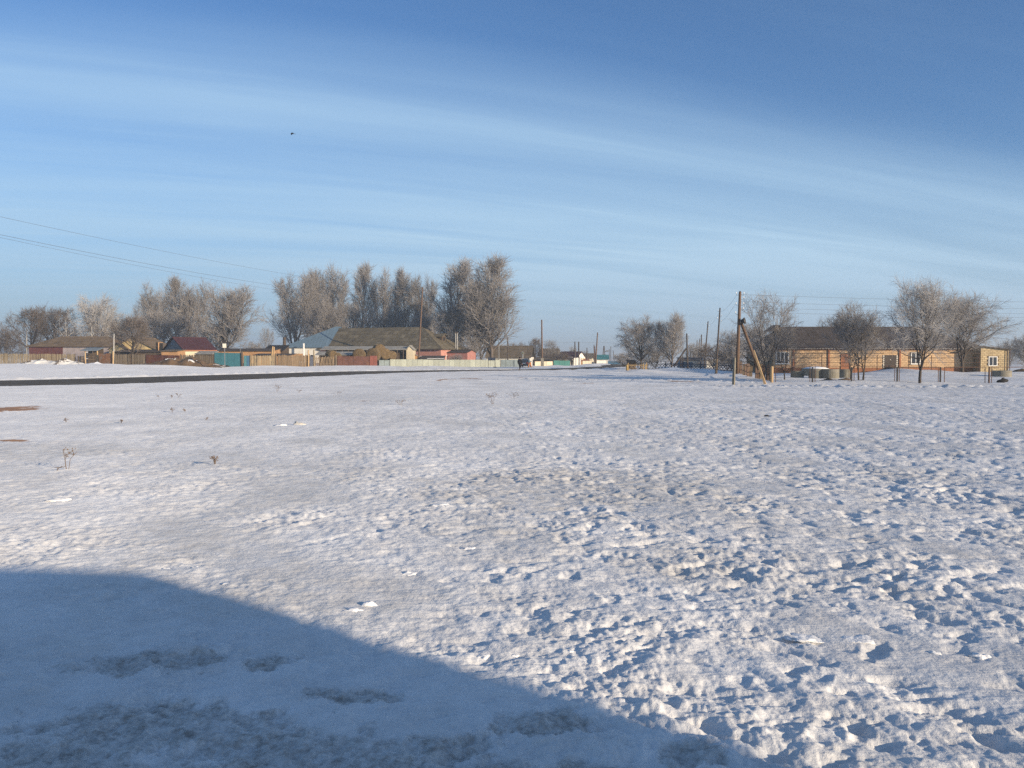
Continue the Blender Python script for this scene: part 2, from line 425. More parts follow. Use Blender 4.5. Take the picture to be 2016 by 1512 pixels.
def snow_material():
    m = bpy.data.materials.new('snow')
    m.use_nodes = True
    n, l = m.node_tree.nodes, m.node_tree.links
    b = n['Principled BSDF']
    b.inputs['Specular IOR Level'].default_value = 0.35
    b.inputs['Diffuse Roughness'].default_value = 0.20
    tc_ = n.new('ShaderNodeTexCoord')
    def noise(sc, det, rough=0.6):
        q = n.new('ShaderNodeTexNoise'); q.inputs['Scale'].default_value = sc; q.inputs['Detail'].default_value = det; q.inputs['Roughness'].default_value = rough
        l.new(tc_.outputs['Object'], q.inputs['Vector']); return q.outputs['Fac']
    def rng(v, a, c, lo=0.0, hi=1.0):
        q = n.new('ShaderNodeMapRange'); q.inputs['From Min'].default_value = a; q.inputs['From Max'].default_value = c
        q.inputs['To Min'].default_value = lo; q.inputs['To Max'].default_value = hi
        l.new(v, q.inputs['Value']); return q.outputs[0]
    def mix(f, a, c):
        q = n.new('ShaderNodeMix'); q.data_type = 'RGBA'
        l.new(f, q.inputs[0])
        for k, v in ((6, a), (7, c)):
            if isinstance(v, tuple): q.inputs[k].default_value = (*v, 1)
            else: l.new(v, q.inputs[k])
        return q.outputs[2]
    def attr(nm):
        q = n.new('ShaderNodeAttribute'); q.attribute_name = nm; return q.outputs['Fac']
    base = mix(rng(noise(0.35, 6), 0.3, 0.7), (0.61, 0.62, 0.64), (0.78, 0.785, 0.795))
    base = mix(rng(noise(1.3, 8, 0.74), 0.44, 0.70, 0, 0.62), base, (0.53, 0.525, 0.53))
    base = mix(rng(noise(7.0, 5), 0.50, 0.75, 0, 0.5), base, (0.61, 0.62, 0.64))
    st = n.new('ShaderNodeMath'); st.operation = 'MULTIPLY'
    l.new(attr('stain'), st.inputs[0]); l.new(rng(noise(3.5, 6, 0.7), 0.3, 0.62, 0.25, 1.0), st.inputs[1])
    base = mix(st.outputs[0], base, (0.43, 0.41, 0.38))
    gcol = mix(rng(noise(22.0, 5, 0.7), 0.36, 0.62), (0.15, 0.125, 0.10), (0.50, 0.49, 0.47))
    gm = n.new('ShaderNodeMath'); gm.operation = 'MULTIPLY'; l.new(attr('grit'), gm.inputs[0]); l.new(rng(noise(9.0, 6, 0.7), 0.30, 0.6, 0.35, 0.95), gm.inputs[1])
    base = mix(gm.outputs[0], base, gcol)
    ecol = mix(rng(noise(2.5, 6, 0.7), 0.3, 0.7), (0.20, 0.105, 0.048), (0.40, 0.225, 0.105))
    base = mix(attr('earth'), base, ecol)
    l.new(base, b.inputs['Base Color'])
    rf = n.new('ShaderNodeMath'); rf.operation = 'SUBTRACT'; rf.inputs[0].default_value = 0.62
    r2 = n.new('ShaderNodeMath'); r2.operation = 'MULTIPLY'; r2.inputs[1].default_value = 0.18
    l.new(attr('stain'), r2.inputs[0]); l.new(r2.outputs[0], rf.inputs[1])
    l.new(rf.outputs[0], b.inputs['Roughness'])
    b1 = n.new('ShaderNodeBump'); b1.inputs['Strength'].default_value = 0.55; b1.inputs['Distance'].default_value = 0.012
    l.new(noise(38.0, 6, 0.7), b1.inputs['Height'])
    ms = n.new('ShaderNodeMapping'); ms.inputs['Rotation'].default_value = (0, 0, R(38)); ms.inputs['Scale'].default_value = (5.0, 34.0, 20.0)
    l.new(tc_.outputs['Object'], ms.inputs['Vector'])
    fz = n.new('ShaderNodeTexNoise'); fz.inputs['Scale'].default_value = 1.0; fz.inputs['Detail'].default_value = 4; l.new(ms.outputs[0], fz.inputs['Vector'])
    bz = n.new('ShaderNodeBump'); bz.inputs['Strength'].default_value = 0.5; bz.inputs['Distance'].default_value = 0.014; l.new(fz.outputs['Fac'], bz.inputs['Height'])
    b0 = n.new('ShaderNodeBump'); b0.inputs['Strength'].default_value = 0.6; b0.inputs['Distance'].default_value = 0.05
    l.new(noise(5.0, 5, 0.6), b0.inputs['Height']); l.new(b0.outputs[0], bz.inputs['Normal']); l.new(bz.outputs[0], b1.inputs['Normal'])
    b2 = n.new('ShaderNodeBump'); b2.inputs['Strength'].default_value = 0.5; b2.inputs['Distance'].default_value = 0.0016
    l.new(noise(260.0, 2, 0.5), b2.inputs['Height']); l.new(b1.outputs[0], b2.inputs['Normal'])
    l.new(b2.outputs[0], b.inputs['Normal'])
    return m
M_SNOW = snow_material()
me.materials.append(M_SNOW)
snow_field = bpy.data.objects.new('snow_field', me)
COL.objects.link(snow_field)
snow_field['kind'] = 'structure'
snow_field['label'] = 'frozen trodden snow field with bare earth patches'

# asphalt road -------------------------------------------------------
M_ASPH = mat('asphalt', (0.105, 0.092, 0.076), rough=0.9, var=0.25, scale=0.6, col2=(0.30, 0.30, 0.31), c2lo=0.60, c2hi=0.80, c2scale=0.5, bump=0.0, bscale=40, spec=0.1)
rv, rf_ = [], []
for k in range(len(RP)):
    a = RP[max(0, k - 1)]; c = RP[min(len(RP) - 1, k + 1)]
    t = Vector((c[0] - a[0], c[1] - a[1])).normalized(); nrm = Vector((-t.y, t.x))
    w = RP[k][2] + 0.35
    for s_ in np.linspace(-1, 1, 7):
        x, y = RP[k][0] + nrm.x * w * s_, RP[k][1] + nrm.y * w * s_
        rv.append((x, y, (ground_z(x, y) if y > 40 else 0.0) + 0.02 + 0.06 * (1 - s_ * s_)))
for k in range(len(RP) - 1):
    for q in range(6):
        rf_.append((k * 7 + q, k * 7 + q + 1, (k + 1) * 7 + q + 1, (k + 1) * 7 + q))
rme = bpy.data.meshes.new('road'); rme.from_pydata(rv, [], rf_); rme.materials.append(M_ASPH)
for p in rme.polygons: p.use_smooth = True
road = bpy.data.objects.new('road', rme); COL.objects.link(road)
road['kind'] = 'structure'; road['label'] = 'narrow dark asphalt road crossing the snow'
# ------------------------------------------------------------------ helpers for things
class MB:
    """Collects boxes, bars, tubes and prisms; build() links them as ONE mesh object."""
    def __init__(s): s.v, s.f = [], []
    def add(s, vs, fs):
        o = len(s.v); s.v += [tuple(q) for q in vs]; s.f += [tuple(k + o for k in f) for f in fs]; return s
    def box(s, c, size, rz=0.0, taper=1.0):
        x, y, z = (k / 2 for k in size); ca, sa = math.cos(rz), math.sin(rz)
        vs = []
        for dz in (-1, 1):
            k = taper if dz > 0 else 1
            for dx, dy in ((-1, -1), (1, -1), (1, 1), (-1, 1)):
                px, py = dx * x * k, dy * y * k
                vs.append((c[0] + px * ca - py * sa, c[1] + px * sa + py * ca, c[2] + dz * z))
        return s.add(vs, [(3, 2, 1, 0), (4, 5, 6, 7), (0, 1, 5, 4), (1, 2, 6, 5), (2, 3, 7, 6), (3, 0, 4, 7)])
    def tube(s, p, q, r0, r1=None, n=8, cap=True):
        p, q = Vector(p), Vector(q); r1 = r0 if r1 is None else r1
        d = (q - p).normalized(); a = d.orthogonal().normalized(); b = d.cross(a)
        vs = []
        for c, r in ((p, r0), (q, r1)):
            for k in range(n):
                t = 2 * math.pi * k / n
                vs.append(c + a * (r * math.cos(t)) + b * (r * math.sin(t)))
        fs = [(k, (k + 1) % n, n + (k + 1) % n, n + k) for k in range(n)]
        if cap: fs += [tuple(range(n - 1, -1, -1)), tuple(range(n, 2 * n))]
        return s.add(vs, fs)
    def path(s, pts, rs, n=6):
        pts = [Vector(p) for p in pts]; m = len(pts)
        if isinstance(rs, (int, float)): rs = [rs] * m
        vs, fs = [], []
        for i, p in enumerate(pts):
            d = (pts[min(m - 1, i + 1)] - pts[max(0, i - 1)]).normalized()
            a = Vector((0, 0, 1)).cross(d)
            a = a.normalized() if a.length > 0.05 else Vector((1, 0, 0))
            b = d.cross(a)
            for k in range(n):
                t = 2 * math.pi * k / n
                vs.append(p + a * (rs[i] * math.cos(t)) + b * (rs[i] * math.sin(t)))
        for i in range(m - 1):
            for k in range(n):
                fs.append((i * n + k, i * n + (k + 1) % n, (i + 1) * n + (k + 1) % n, (i + 1) * n + k))
        fs += [tuple(range(n - 1, -1, -1)), tuple(range((m - 1) * n, m * n))]
        return s.add(vs, fs)
    def prism(s, poly, off):
        """A flat polygon given thickness along the vector off."""
        n = len(poly); off = Vector(off)
        vs = [Vector(p) for p in poly] + [Vector(p) + off for p in poly]
        fs = [tuple(range(n - 1, -1, -1)), tuple(range(n, 2 * n))] + [(k, (k + 1) % n, n + (k + 1) % n, n + k) for k in range(n)]
        return s.add(vs, fs)
    def lathe(s, prof, n=14, c=(0, 0, 0)):
        vs, fs = [], []
        for r, z in prof:
            for k in range(n):
                t = 2 * math.pi * k / n
                vs.append((c[0] + r * math.cos(t), c[1] + r * math.sin(t), c[2] + z))
        for i in range(len(prof) - 1):
            for k in range(n):
                fs.append((i * n + k, i * n + (k + 1) % n, (i + 1) * n + (k + 1) % n, (i + 1) * n + k))
        fs += [tuple(range(n - 1, -1, -1)), tuple(range((len(prof) - 1) * n, len(prof) * n))]
        return s.add(vs, fs)
    def mesh(s, name, m, smooth=False):
        me_ = bpy.data.meshes.new(name); me_.from_pydata(s.v, [], s.f)
        bm = bmesh.new(); bm.from_mesh(me_); bmesh.ops.recalc_face_normals(bm, faces=bm.faces); bm.to_mesh(me_); bm.free()
        if smooth:
            for p in me_.polygons: p.use_smooth = True
        me_.materials.append(m); return me_
    def build(s, name, m, parent=None, smooth=False, loc=None):
        o = bpy.data.objects.new(name, s.mesh(name, m, smooth)); COL.objects.link(o)
        if parent: o.parent = parent
        if loc is not None: o.location = loc
        return o

def tag(o, label, cat, group=None):
    o['label'] = label; o['category'] = cat
    if group: o['group'] = group
    return o
def thing(name, label, cat, loc=(0, 0, 0), rz=0.0, group=None):
    o = bpy.data.objects.new(name, None); COL.objects.link(o)
    o.empty_display_size = 0.3
    o.location = loc; o.rotation_euler = (0, 0, rz)
    return tag(o, label, cat, group)
def link_mesh(name, me_, parent=None, loc=(0, 0, 0), rot=(0, 0, 0), scale=(1, 1, 1)):
    o = bpy.data.objects.new(name, me_); COL.objects.link(o)
    if parent: o.parent = parent
    o.location, o.rotation_euler, o.scale = loc, rot, scale
    return o
def copy_tree(o, parent=None):
    c = o.copy(); COL.objects.link(c); c.parent = parent
    for ch in list(o.children): copy_tree(ch, c)
    return c
def clip(poly, lo, hi, ax):
    """Clip a convex 2-D polygon to lo..hi along axis ax."""
    for lim, sgn in ((lo, 1), (hi, -1)):
        out = []
        for k in range(len(poly)):
            a, b = poly[k], poly[(k + 1) % len(poly)]
            da, db = (a[ax] - lim) * sgn, (b[ax] - lim) * sgn
            if da >= 0: out.append(a)
            if da * db < 0:
                t = da / (da - db); out.append((a[0] + (b[0] - a[0]) * t, a[1] + (b[1] - a[1]) * t))
        poly = out
        if len(poly) < 3: return []
    return poly
def area2(p):
    return abs(sum(p[k][0] * p[(k + 1) % len(p)][1] - p[(k + 1) % len(p)][0] * p[k][1] for k in range(len(p)))) / 2
def tile_plane(o, u, v, poly, cw, ch, gap, thick, stagger=0.5, jig=0.0, lap=0.0):
    """Cells of a plane clipped to a convex outline. Yields prisms (list of 3-D points, offset vector)."""
    o, u, v = Vector(o), Vector(u).normalized(), Vector(v).normalized(); n = u.cross(v).normalized()
    x0, x1 = min(p[0] for p in poly), max(p[0] for p in poly); y0, y1 = min(p[1] for p in poly), max(p[1] for p in poly)
    out = []; r = 0; y = y0
    while y < y1 - 1e-6:
        row = clip(poly, y, min(y1, y + ch - gap), 1)
        x = x0 - (stagger * cw if r % 2 else 0)
        while x < x1 and row:
            c = clip(row, x, x + cw - gap, 0)
            if c and area2(c) > 0.03 * cw * ch:
                dz = random.uniform(-jig, jig)
                out.append(([o + u * p[0] + v * p[1] + n * (dz + lap * (1 - (p[1] - y) / ch)) for p in c], n * thick))
            x += cw
        y += ch; r += 1
    return out
def pieces(name, m, parent, prisms, limit=290):
    """Each prism its own part up to the limit, the rest joined into one."""
    for pr, off in prisms[:limit]:
        MB().prism(pr, off).build(name, m, parent)
    if len(prisms) > limit:
        b = MB()
        for pr, off in prisms[limit:]: b.prism(pr, off)
        o = b.build(name + '_rest', m, parent); o['kind'] = 'stuff'

# ------------------------------------------------------------------ the building behind the viewer whose gable end shades the near snow
M_WHITEWALL = mat('lime_plaster', (0.62, 0.60, 0.55), var=0.12, scale=1.2, col2=(0.45, 0.42, 0.37), c2lo=0.6, c2hi=0.8)
M_GLASS = mat('dark_window_glass', (0.03, 0.035, 0.045), rough=0.08, var=0.2, bump=0, spec=0.6)
M_ROOFGREY = mat('grey_slate', (0.16, 0.155, 0.145), var=0.25, scale=1.5, pieces=0.15)
sv, qv = Vector((SUN_H.x, SUN_H.y, 0)), Vector((SUN_H.y, -SUN_H.x, 0))
def near_building():
    o = thing('school_building', 'plastered gable-roofed building just behind the viewer that shades the near snow', 'building', 14.0 * sv - 3.52 * qv)
    # local: y = away along the sun direction, x = along the gable wall
    o.rotation_euler = (0, 0, math.atan2(qv.y, qv.x))
    tk = math.tan(SUN_EL) / math.tan(R(12.5))
    e, w, dep, k = 4.38 * tk, 13.0, 24.0, 0.38 * tk
    top = e + k * w / 2
    sgn = -1 if Vector((-qv.y, qv.x, 0)).dot(sv) < 0 else 1
    MB().prism([(0, 0, -0.3), (w, 0, -0.3), (w, 0, e), (w / 2, 0, top - 0.03), (0, 0, e)], (0, sgn * dep, 0)).build('wall', M_WHITEWALL, o)
    for a, b_ in (((-0.06, e - 0.02), (w / 2, top + 0.0)), ((w + 0.06, e - 0.02), (w / 2, top + 0.0))):
        MB().prism([(a[0], -sgn * 0.3, a[1]), (b_[0], -sgn * 0.3, b_[1]), (b_[0], -sgn * 0.3, b_[1] + 0.12), (a[0], -sgn * 0.3, a[1] + 0.12)], (0, sgn * (dep + 0.6), 0)).build('roof', M_ROOFGREY, o)
    for k_ in range(4):
        MB().box((2.2 + 2.9 * k_, -sgn * 0.02, 1.9), (1.3, 0.1, 1.6)).build('window', M_GLASS, o)
near_building()
# ------------------------------------------------------------------ bare frosty trees
M_BARK = mat('dark_bark', (0.060, 0.048, 0.040), rough=0.9, var=0.35, scale=6, bump=0.3)
M_BARKG = mat('grey_bark', (0.105, 0.085, 0.070), rough=0.9, var=0.35, scale=6, bump=0.3)
M_BIRCH = mat('white_birch_bark', (0.62, 0.60, 0.56), rough=0.8, var=0.15, scale=4, col2=(0.08, 0.07, 0.06), c2lo=0.62, c2hi=0.66, c2scale=9)
M_TWIG = mat('frosted_twigs', (0.255, 0.238, 0.228), rough=0.9, var=0.30, scale=0.35, bump=0)
M_TWIGW = mat('white_frosted_twigs', (0.35, 0.335, 0.325), rough=0.9, var=0.25, scale=0.35, bump=0)
M_TWIGB = mat('brown_twigs', (0.145, 0.120, 0.104), rough=0.9, var=0.30, scale=0.35, bump=0)

def tubes(segs, n):
    """Segments (p, q, r0, r1) as open n-sided tubes, joined (arrays)."""
    A = np.array([list(s[0]) + list(s[1]) + [s[2], s[3]] for s in segs])
    p, q, r0, r1 = A[:, :3], A[:, 3:6], A[:, 6], A[:, 7]
    d = q - p; L = np.linalg.norm(d, axis=1, keepdims=True); d = d / np.maximum(L, 1e-9)
    ref = np.where(np.abs(d[:, 2:3]) < 0.9, np.array([[0, 0, 1.0]]), np.array([[1.0, 0, 0]]))
    a = np.cross(d, ref); a /= np.linalg.norm(a, axis=1, keepdims=True); b = np.cross(d, a)
    q = q + d * (r1[:, None] * 0.5)
    ph = 2 * np.pi * np.arange(n) / n
    ring = a[:, None, :] * np.cos(ph)[None, :, None] + b[:, None, :] * np.sin(ph)[None, :, None]
    v = np.concatenate([p[:, None, :] + ring * r0[:, None, None], q[:, None, :] + ring * r1[:, None, None]], axis=1)
    m = len(segs)
    k = np.arange(n); base = (np.arange(m) * 2 * n)[:, None]
    f = np.stack([base + k, base + (k + 1) % n, base + n + (k + 1) % n, base + n + k], axis=-1).reshape(-1, 4)
    return v.reshape(-1, 3), f
def np_mesh(name, v, f, m, smooth=True):
    me_ = bpy.data.meshes.new(name)
    me_.vertices.add(len(v)); me_.vertices.foreach_set('co', np.asarray(v, np.float32).ravel())
    me_.loops.add(f.size); me_.loops.foreach_set('vertex_index', f.astype(np.int32).ravel())
    me_.polygons.add(len(f)); me_.polygons.foreach_set('loop_start', np.arange(len(f), dtype=np.int32) * f.shape[1])
    if smooth: me_.polygons.foreach_set('use_smooth', np.ones(len(f), dtype=bool))
    me_.update(calc_edges=True); me_.materials.append(m)
    return me_

KINDS = {
 # stems, limb range, limb count, limb angle, limb length, upward pull, droop of twigs, sub count, sub angle, sub len, twig count, twig len
 'poplar': dict(stems=1, lo=0.10, limbs=32, ang=(22, 44), ll=0.44, up=0.26, subs=11, sang=(24, 48), sl=0.36, tw=14, tl=0.090, wand=0.10, trunk=0.97, r=0.017, drp=0.05),
 'vase':   dict(stems=3, lo=0.12, limbs=14, ang=(20, 44), ll=0.42, up=0.26, subs=11, sang=(26, 52), sl=0.38, tw=14, tl=0.090, wand=0.12, trunk=0.95, r=0.015, drp=0.05),
 'elm':    dict(stems=1, lo=0.17, limbs=25, ang=(35, 68), ll=0.62, up=0.10, subs=11, sang=(30, 60), sl=0.38, tw=15, tl=0.105, wand=0.16, trunk=0.80, r=0.022, drp=0.0),
 'spread': dict(stems=3, lo=0.14, limbs=13, ang=(35, 70), ll=0.62, up=0.08, subs=11, sang=(30, 62), sl=0.38, tw=15, tl=0.105, wand=0.18, trunk=0.82, r=0.018, drp=-0.02),
 'young':  dict(stems=2, lo=0.20, limbs=13, ang=(28, 55), ll=0.52, up=0.10, subs=9, sang=(30, 58), sl=0.36, tw=13, tl=0.10, wand=0.15, trunk=0.92, r=0.013, drp=0.0),
 'big':    dict(stems=3, lo=0.20, limbs=15, ang=(32, 66), ll=0.60, up=0.09, subs=12, sang=(28, 60), sl=0.38, tw=14, tl=0.10, wand=0.17, trunk=0.90, r=0.016, drp=-0.03),
 'birch':  dict(stems=1, lo=0.20, limbs=16, ang=(35, 60), ll=0.34, up=0.04, subs=8, sang=(30, 60), sl=0.42, tw=8, tl=0.12, wand=0.10, trunk=0.98, r=0.017, drp=-0.10),
 'bush':   dict(stems=7, lo=0.10, limbs=7, ang=(25, 60), ll=0.50, up=0.08, subs=7, sang=(28, 60), sl=0.40, tw=9, tl=0.13, wand=0.18, trunk=0.85, r=0.010, drp=0.0),
}
def grow(kind, seed, twig_r=0.0013):
    k = KINDS[kind]; rnd = random.Random(seed)
    thick, thin = [], []
    def rv():
        return Vector((rnd.gauss(0, 1), rnd.gauss(0, 1), rnd.gauss(0, 1)))
    def tilt(d, ang, az):
        a = d.orthogonal().normalized(); b = d.cross(a)
        s = a * math.cos(az) + b * math.sin(az)
        return (d * math.cos(ang) + s * math.sin(ang)).normalized()
    def run(p, d, L, r, nseg, up, wand, store, rend=0.35):
        pts = [(p, d, r)]
        for i in range(nseg):
            d = (d + rv() * wand + Vector((0, 0, up))).normalized()
            q = p + d * (L / nseg); r2 = r * (1 - (1 - rend) * (i + 1) / nseg) / (1 - (1 - rend) * i / nseg) if i else r * (1 - (1 - rend) / nseg)
            store.append((p, q, r, r2)); p, r = q, r2; pts.append((p, d, r))
        return pts
    def at(pts, f):
        t = f * (len(pts) - 1); i = min(int(t), len(pts) - 2); u = t - i
        return pts[i][0].lerp(pts[i + 1][0], u), pts[i][1], pts[i][2] * (1 - u) + pts[i + 1][2] * u
    stems = []
    if k['stems'] == 1:
        stems.append(run(Vector((0, 0, -0.02)), Vector((rnd.uniform(-.05, .05), rnd.uniform(-.05, .05), 1)).normalized(), k['trunk'] + 0.02, k['r'], 9, 0.05, 0.05, thick, 0.12))
    else:
        base = run(Vector((0, 0, -0.02)), Vector((0, 0, 1)), k['lo'] * (0.55 if kind != 'bush' else 0.2) + 0.02, k['r'] * 1.25, 2, 0, 0.05, thick, 0.85)
        az0 = rnd.uniform(0, 6.28)
        for s in range(k['stems']):
            d = tilt(Vector((0, 0, 1)), R(rnd.uniform(9, 24) if kind != 'bush' else rnd.uniform(8, 42)), az0 + 6.283 * s / k['stems'] + rnd.uniform(-.5, .5))
            stems.append(run(base[-1][0], d, (k['trunk'] - base[-1][0].z) * rnd.uniform(0.82, 1.0), k['r'] * rnd.uniform(0.6, 0.85), 8, 0.07, 0.07, thick, 0.12))
    for st in stems:
        az = rnd.uniform(0, 6.28)
        for i in range(k['limbs']):
            f = k['lo'] + (0.97 - k['lo']) * (i + rnd.uniform(0, 0.9)) / k['limbs']
            if k['stems'] > 1: f = max(0.10, f - 0.10)
            p, d, r = at(st, f)
            az += 2.4 + rnd.uniform(-.4, .4)
            ang = R(rnd.uniform(*k['ang'])) * ((1.60 - 1.05 * f) if kind == 'poplar' else (1.30 - 0.6 * f) if kind == 'vase' else (1.08 - 0.35 * f))
            env = (1.0 - f) ** 0.62 * (0.75 + 0.35 * min(1, f * 4)) + 0.10
            if kind == 'poplar': env = (0.62 + 1.5 * f) * (1 - f) ** 0.75 + 0.10
            L = k['ll'] * env * rnd.uniform(0.75, 1.12)
            lp = run(p, tilt(d, ang, az), L, max(min(r * 0.62, 0.011), 0.0028), 6, k['up'] * 0.55, k['wand'] * 0.6, thick, 0.22)
            ns = max(4, int(k['subs'] * (0.45 + 0.75 * env)))
            for j in range(ns):
                g = 0.18 + 0.82 * (j + rnd.uniform(0, 0.9)) / ns
                p2, d2, r2 = at(lp, g)
                L2 = k['sl'] * L * (1.15 - 0.62 * g) * rnd.uniform(0.7, 1.2) + 0.03
                sp = run(p2, tilt(d2, R(rnd.uniform(*k['sang'])), rnd.uniform(0, 6.28)), L2, max(0.0018, r2 * 0.5), 4, k['up'] * 0.45, k['wand'], thin, 0.45)
                nt = max(4, int(k['tw'] * (0.6 + 2.2 * L2)))
                for w in range(nt):
                    h = 0.12 + 0.88 * (w + rnd.random()) / nt
                    p3, d3, r3 = at(sp, h)
                    run(p3, tilt(d3, R(rnd.uniform(22, 58)), rnd.uniform(0, 6.28)), k['tl'] * rnd.uniform(0.5, 1.25), twig_r, 2, k['drp'] + 0.08 * k['up'], 0.16, thin, 0.5)
    return thick, thin
PROTO = {}
def proto(name, kind, seed, bark, twig, twig_r=0.00135):
    thick, thin = grow(kind, seed, twig_r)
    v1, f1 = tubes(thick, 5); v2, f2 = tubes(thin, 3)
    h = max(v1[:, 2].max(), v2[:, 2].max())
    up = v2[v2[:, 2] > 0.0]
    w = np.percentile(up[:, 0], 99.3) - np.percentile(up[:, 0], 0.7); cx = (np.percentile(up[:, 0], 99.3) + np.percentile(up[:, 0], 0.7)) / 2
    PROTO[name] = (np_mesh('trunk', v1, f1, bark), np_mesh('crown', v2, f2, twig), h, w, cx, len(f1) * 2 + len(f2) * 2)
proto('pop1', 'poplar', 11, M_BARKG, M_TWIG); proto('pop2', 'poplar', 12, M_BARK, M_TWIG); proto('pop3', 'vase', 13, M_BARKG, M_TWIG); proto('pop4', 'vase', 14, M_BARK, M_TWIG)
proto('elm1', 'elm', 21, M_BARK, M_TWIGB); proto('elm2', 'spread', 22, M_BARK, M_TWIG); proto('elm3', 'spread', 23, M_BARK, M_TWIGW); proto('elm4', 'elm', 24, M_BARK, M_TWIG)
proto('young1', 'young', 31, M_BARK, M_TWIG, 0.0012); proto('young2', 'young', 32, M_BARK, M_TWIG, 0.0012)
proto('big1', 'big', 41, M_BARK, M_TWIGW, 0.0010); proto('big2', 'big', 42, M_BARK, M_TWIG, 0.0011)
proto('birch1', 'birch', 51, M_BIRCH, M_TWIGB); proto('bush1', 'bush', 61, M_BARK, M_TWIGB, 0.0022); proto('bush2', 'bush', 62, M_BARK, M_TWIG, 0.0022)
print('tree tris', sum(p[5] for p in PROTO.values()))

def tree(pr, px, d, top, wpx, label, group=None, name='bare_tree', cat='tree', rz=0.0, base_px=None, sink=0.0, lean=0.0):
    t, c, h, w, cx, _ = PROTO[pr]
    g = G(base_px if base_px is not None else px, d, -sink)
    H = ZP(top, d) - g.z
    sz = H / h; sx = (wpx * d / FPX) / w
    o = thing(name, label, cat, g, rz, group)
    o.rotation_euler = (0, lean, rz)
    for nm, m in (('trunk', t), ('crown', c)):
        q = link_mesh(nm, m, o); q.scale = (sx, sx, sz)
    return o
GT1, GT2, GT3, GT4 = 'bare trees behind the left-hand houses', 'tall poplars behind the big slate roof', 'bare trees along the right side of the lane', 'frosted trees in the yard on the right'
# far left
tree('bush1', 8, 165, 634, 95, 'dark brown thicket at the left edge behind the picket fence', GT1, 'bush', 'bush')
tree('elm1', 62, 172, 592, 92, 'brown round-topped bare tree behind the hip end of the long brown roof', GT1, rz=1.1)
tree('elm1', 108, 178, 590, 96, 'brown bare tree right behind the two leaning white birches', GT1, rz=2.4)
tree('birch1', 113, 162, 606, 44, 'white-stemmed birch leaning left above the long brown roof', GT1, 'birch_tree', rz=0.4, lean=-0.16, base_px=124)
tree('birch1', 133, 161, 612, 46, 'upright white-stemmed birch beside the leaning birch', GT1, 'birch_tree', rz=2.2, lean=-0.05, base_px=136)
tree('elm3', 192, 168, 570, 104, 'whitish frosted round tree standing high over the long brown roof', GT1, rz=0.3)
tree('birch1', 186, 160, 622, 40, 'forked pale birch below the whitish frosted round tree', GT1, 'birch_tree', rz=3.9)
tree('elm2', 228, 180, 606, 70, 'small dark tree right of the whitish frosted round tree', GT1, rz=4.4)
tree('elm1', 262, 133, 612, 92, 'brown bare tree forking low in front of the yellow gable', GT1, rz=0.8)
tree('elm2', 301, 176, 543, 88, 'frosted tree left of the two close poplars behind the red-roofed house', GT1, rz=5.1)
tree('pop1', 346, 182, 537, 60, 'tallest narrow poplar behind the dark red roof', GT1, 'poplar_tree', rz=1.2)
tree('pop3', 380, 178, 541, 72, 'poplar just right of the tallest one behind the dark red roof', GT1, 'poplar_tree', rz=2.8)
tree('elm4', 335, 170, 600, 100, 'low brown tree filling the gap under the poplars behind the red roof', GT1, rz=2.0)
tree('pop4', 443, 158, 551, 100, 'broad dark poplar standing alone above the turquoise gate', GT1, 'poplar_tree', rz=0.5)
tree('elm1', 425, 165, 628, 70, 'low brown tree at the foot of the broad dark poplar', GT1, rz=3.3)
tree('young1', 523, 172, 639, 26, 'small lone bare tree between the two poplar groups', GT1, rz=0.7)
tree('bush2', 501, 182, 667, 46, 'grey brush left of the small lone bare tree', GT1, 'bush', 'bush')
# the tall group
tree('pop4', 580, 196, 523, 92, 'dark open poplar at the left end of the tall row', GT2, 'poplar_tree', rz=1.9)
tree('pop2', 622, 204, 517, 54, 'slim poplar next to the dark open one', GT2, 'poplar_tree', rz=0.2)
tree('pop3', 656, 202, 505, 70, 'highest pale poplar over the blue hip roof', GT2, 'poplar_tree', rz=4.0)
tree('elm2', 640, 186, 566, 96, 'fluffy frosted tree in front of the poplars over the blue hip roof', GT2, rz=5.5)
tree('pop1', 716, 203, 508, 56, 'pale poplar above the left half of the slate roof', GT2, 'poplar_tree', rz=3.0)
tree('elm4', 695, 190, 582, 90, 'low spreading tree over the left half of the slate roof ridge', GT2, rz=1.0)
tree('pop3', 755, 200, 518, 58, 'poplar above the middle of the slate roof', GT2, 'poplar_tree', rz=0.9)
tree('pop2', 796, 199, 517, 50, 'pointed poplar left of the tall leaning wire pole', GT2, 'poplar_tree', rz=2.2)
tree('elm2', 775, 188, 590, 84, 'low tree over the slate ridge left of the leaning wire pole', GT2, rz=0.4)
tree('pop4', 838, 198, 530, 60, 'thin dark poplar right behind the tall leaning wire pole', GT2, 'poplar_tree', rz=4.8)
tree('elm4', 846, 186, 610, 60, 'low tree behind the right hip of the slate roof', GT2, rz=2.7)
tree('pop2', 903, 178, 497, 84, 'high frosted poplar behind the pink annexe', GT2, 'poplar_tree', rz=5.2)
tree('elm2', 884, 172, 575, 70, 'frosted tree drooping over the dormer of the slate roof', GT2, rz=3.6)
tree('pop1', 935, 184, 545, 70, 'dark poplar squeezed between the two highest frosted ones', GT2, 'poplar_tree', rz=1.5)
tree('pop1', 980, 168, 494, 104, 'biggest frosted poplar at the right end of the tall row', GT2, 'poplar_tree', rz=2.0, base_px=968)
tree('pop3', 964, 170, 545, 96, 'brown-stemmed poplar just left of the biggest frosted one', GT2, 'poplar_tree', rz=0.1, base_px=948)
tree('bush2', 930, 166, 655, 60, 'dense frosted brush at the foot of the highest poplars', GT2, 'bush', 'bush', rz=1.0)
tree('bush2', 899, 155, 694, 34, 'small grey shrub in front of the pink annexe', None, 'bush', 'bush', rz=2.0)
